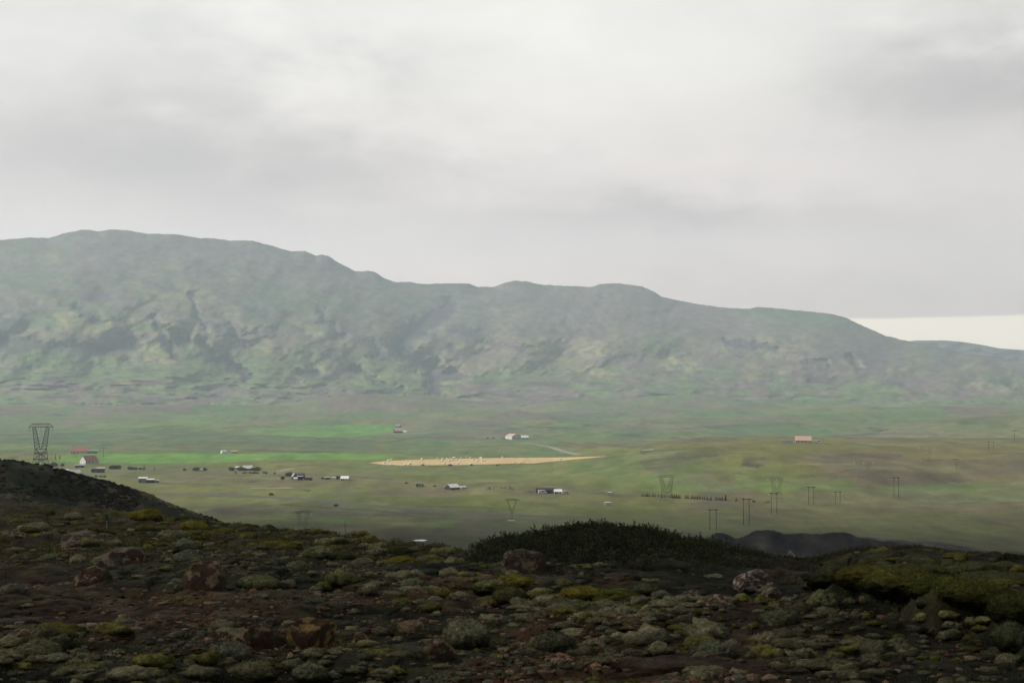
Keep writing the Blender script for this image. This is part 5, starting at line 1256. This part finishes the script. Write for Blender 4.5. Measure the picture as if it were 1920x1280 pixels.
# --- gravel: loose stones on the bare soil
rs = np.random.RandomState(99)
N = 26000
pxr = rs.uniform(-60, 1980, N); Dr_ = 1 / rs.uniform(1 / 40., 1 / 7.4, N); azr_ = pix_az_te(pxr, np.full(N, 1100.))[0]
x = np.sin(azr_) * Dr_; y = np.cos(azr_) * Dr_
zone2 = fbm(x / 1.1, y / 1.1, 3, 113); zone = fbm(x / 3.0, y / 3.0, 4, 111)
dens = sstep(zone2 + .25 - .45 * sstep(pxr, 900, 1300), -.05, .3) * (1 - sstep(Dr_, 24, 34)) + .05
k = rs.rand(N) < dens; x, y, Dk = x[k], y[k], Dr_[k]; n = len(x); z = nearG(x, y)
sz = np.exp(rs.normal(-4.15, .5, n)).clip(.006, .07)
ax = rs.uniform(.6, 1.2, (n, 3)) * [1.15, 1.15, .6]
J = rs.uniform(.72, 1.2, (n, len(IV1), 1)); th = rs.rand(n) * 6.28; ct, st_ = np.cos(th), np.sin(th)
V = IV1[None] * J * ax[:, None, :] * sz[:, None, None]
V = np.stack([V[..., 0] * ct[:, None] - V[..., 1] * st_[:, None], V[..., 0] * st_[:, None] + V[..., 1] * ct[:, None], V[..., 2]], -1) + np.stack([x, y, z + sz * .15], 1)[:, None]
pal = np.array([(.12, .062, .034), (.19, .11, .06), (.085, .042, .026), (.25, .17, .10), (.16, .12, .09), (.07, .045, .034), (.32, .22, .13)])
cc = pal[rs.choice(7, n, p=[.26, .2, .2, .08, .1, .11, .05])] * rs.uniform(.6, 1.25, n)[:, None]
o = tri_mesh('gravel', V.reshape(-1, 3), (IF1[None] + (np.arange(n) * len(IV1))[:, None, None]).reshape(-1, 3), np.repeat(cc, len(IV1), 0), m_rock)
tag(o, 'loose reddish brown stones strewn over the bare soil', 'gravel', kind='stuff')

# --- low grass and heather blades
m_leaf = mat('small_leaves', attr=True, rough=.8, spec=.15, layers=((3.0, .2),))
def blades(n, px0, px1, d0, d1, mask, hgt, wid, pal, name, label, cat, seed, lean=.5, sink=.02):
    rs = np.random.RandomState(seed); pxr = rs.uniform(px0, px1, n); D = 1 / rs.uniform(1 / d1, 1 / d0, n); az = pix_az_te(pxr, np.full(n, 1100.))[0]
    x = np.sin(az) * D; y = np.cos(az) * D; k = rs.rand(n) < mask(x, y, D, pxr); x, y, D = x[k], y[k], D[k]; n = len(x); z = nearG(x, y) - sink
    h = hgt * rs.uniform(.5, 1.3, n) ; a = rs.rand(n) * 6.28; lx = np.cos(a) * h * lean * rs.rand(n); ly = np.sin(a) * h * lean * rs.rand(n)
    b = rs.rand(n) * 6.28; wx_ = np.cos(b) * wid; wy_ = np.sin(b) * wid
    P = np.stack([x, y, z], 1); o1 = np.stack([wx_, wy_, 0 * wx_], 1); mid = P + np.stack([lx * .4, ly * .4, h * .6], 1); tip = P + np.stack([lx, ly, h], 1)
    V = np.stack([P - o1, P + o1, mid + o1 * .6, tip, mid - o1 * .6], 1).reshape(-1, 3)
    Fc = (np.array([[0, 1, 2], [0, 2, 4], [4, 2, 3]])[None] + (np.arange(n) * 5)[:, None, None]).reshape(-1, 3)
    pal = np.array(pal); cc = pal[rs.randint(len(pal), size=n)] * rs.uniform(.6, 1.3, n)[:, None]
    o = tri_mesh(name, V, Fc, np.repeat(cc, 5, 0), m_leaf); return tag(o, label, cat, kind='stuff')
DG = [(.030, .036, .014), (.045, .050, .018), (.060, .056, .022), (.028, .030, .014), (.075, .062, .030)]
blades(90000, -60, 1980, 7.4, 30, lambda x, y, D, p: (sstep(fbm(x/3., y/3., 4, 111) + .28 * sstep(p, 900, 1300), -.1, .15) * .9 + .06), .045, .0035, DG, 'grass', 'short dark grass and heather between the stones and cushions', 'grass', 5)
blades(60000, -60, 1980, 20, 54, lambda x, y, D, p: sstep(D, 20, 27) * (1 - .3 * sstep(p, 800, 1000)), .075, .008, [(.085, .080, .022), (.060, .062, .020), (.10, .085, .030), (.05, .052, .02), (.07, .05, .03)], 'grass', 'olive yellow moss and grass tips along the brow of the heath', 'grass', 6)
blades(22000, 1480, 1980, 19.5, 25.5, lambda x, y, D, p: sstep(p, 1480, 1650) * .9, .10, .004, [(.075, .055, .025), (.055, .05, .02), (.09, .07, .035), (.04, .045, .018)], 'grass', 'tall brownish grass on top of the right bank', 'grass', 8, lean=.5)

# --- willow scrub: leafy twigs
def scrub(name, spots, nleaf, length, leaf, pal, seed, label, cat, kind=None, group=None, name_part='foliage', up=.9):
    rs = np.random.RandomState(seed); n = len(spots); P0 = np.array(spots)
    dirs = rs.normal(size=(n, 3)) * .38 + [0, 0, up]; dirs /= np.linalg.norm(dirs, axis=1)[:, None]
    Ls = length * rs.uniform(.45, 1.25, n); t = rs.uniform(.1, 1, (n, nleaf))
    pos = P0[:, None] + dirs[:, None] * (Ls[:, None] * t)[..., None]
    a = rs.normal(size=(n, nleaf, 3)) * .8 + dirs[:, None] * .8; a /= np.linalg.norm(a, axis=2)[..., None]
    b = np.cross(a, rs.normal(size=(n, nleaf, 3))); b /= np.linalg.norm(b, axis=2)[..., None]
    s = leaf * rs.uniform(.6, 1.3, (n, nleaf, 1))
    V = np.stack([pos, pos + a*s*.5 + b*s*.24, pos + a*s, pos + a*s*.5 - b*s*.24], 2).reshape(-1, 3); m = n * nleaf
    pal = np.array(pal); cc = pal[rs.randint(len(pal), size=m)] * rs.uniform(.55, 1.35, m)[:, None]
    e = empty(name, P0.mean(0) * [1, 1, 1], 0, label=label, cat=cat, kind=kind, group=group); base = np.array(e.location)
    tri_mesh('foliage', V - base, np.arange(4*m).reshape(m, 4), np.repeat(cc, 4, 0), m_leaf, e)
    sd = rs.normal(size=(n, 3)) * .002 ; tip = P0 + dirs * Ls[:, None]
    V2 = np.stack([P0 - sd - base, P0 + sd - base, tip - base], 1).reshape(-1, 3)
    tri_mesh('twigs', V2, np.arange(3*n).reshape(n, 3), np.full((3*n, 3), .035), m_leaf, e); return e
WP_ = [(.040, .052, .016), (.060, .068, .022), (.028, .036, .014), (.080, .078, .028), (.050, .060, .026), (.09, .10, .05)]
def spots_for(n, px0, px1, d0, d1, seed, dens=None):
    rs = np.random.RandomState(seed); pxr = rs.uniform(px0, px1, n); D = rs.uniform(d0, d1, n); az = pix_az_te(pxr, np.full(n, 1100.))[0]
    x = np.sin(az) * D; y = np.cos(az) * D
    if dens is not None: k = rs.rand(n) < dens(pxr, D, x, y); x, y = x[k], y[k]
    return np.stack([x, y, nearG(x, y) - .02], 1)
scrub('willow_thicket', spots_for(9000, 870, 1345, 20.3, 25.5, 1, lambda p, D, x, y: sstep(p, 865, 930) * (1 - sstep(p, 1300, 1350)) * sstep(D, 20.2, 21.2 + fbm(x, y, 2, 3) * 2)), 16, .105, .030, WP_, 1, 'dense dark willow thicket on the low rise in the middle distance of the heath', 'shrub')
scrub('willow_scrub', spots_for(9000, 1330, 1990, 19.8, 25.5, 2, lambda p, D, x, y: sstep(fbm(x/1.2, y/1.2, 3, 8), -.25, .15)), 12, .065, .024, WP_[:5] + [(.06, .05, .025)], 2, 'low dark scrub along the right brow of the heath', 'shrub', kind='stuff')
scrub('low_scrub', spots_for(9000, 640, 1500, 18.0, 21.5, 4, lambda p, D, x, y: sstep(fbm(x/1.0, y/1.0, 3, 18), -.05, .2) * sstep(p, 820, 980) * .8), 8, .06, .024, WP_[:4], 3, 'creeping dark scrub at the foot of the willow thicket', 'shrub', kind='stuff')
scrub('willow_scrub', spots_for(1300, 885, 1400, 20.6, 24.5, 31, lambda p, D, x, y: sstep(p, 865, 930) * (1 - sstep(p, 1340, 1400))), 20, .165, .034, WP_, 33, 'taller ragged shoots standing out of the dark willow thicket', 'shrub', kind='stuff')
# single bushes
def bush(px, py, wpx, hpx, label, seed, nt=260):
    p = near_at(px, py); D = math.hypot(p.x, p.y); s = D / FOC; rs = np.random.RandomState(seed)
    a = rs.rand(nt) * 6.28; r = np.sqrt(rs.rand(nt)); hh = rs.uniform(.05, .75, nt)
    q = np.stack([p.x + np.cos(a)*r*wpx*s*.42*(.5+hh*.6), p.y + np.sin(a)*r*wpx*s*.42, p.z + hh*hpx*s*.95], 1)
    return scrub('willow_bush', q, 10, hpx*s*.36, .035, WP_, seed, label, 'shrub', up=.7)
bush(1803, 1040, 34, 27, 'small round dark bush sticking up from the right brow', 11)
bush(890, 1032, 50, 24, 'loose low bush at the left foot of the willow thicket', 12, 180)
bush(1460, 1044, 50, 22, 'low bush with pale shoots on the brow left of the excavator', 13, 160)
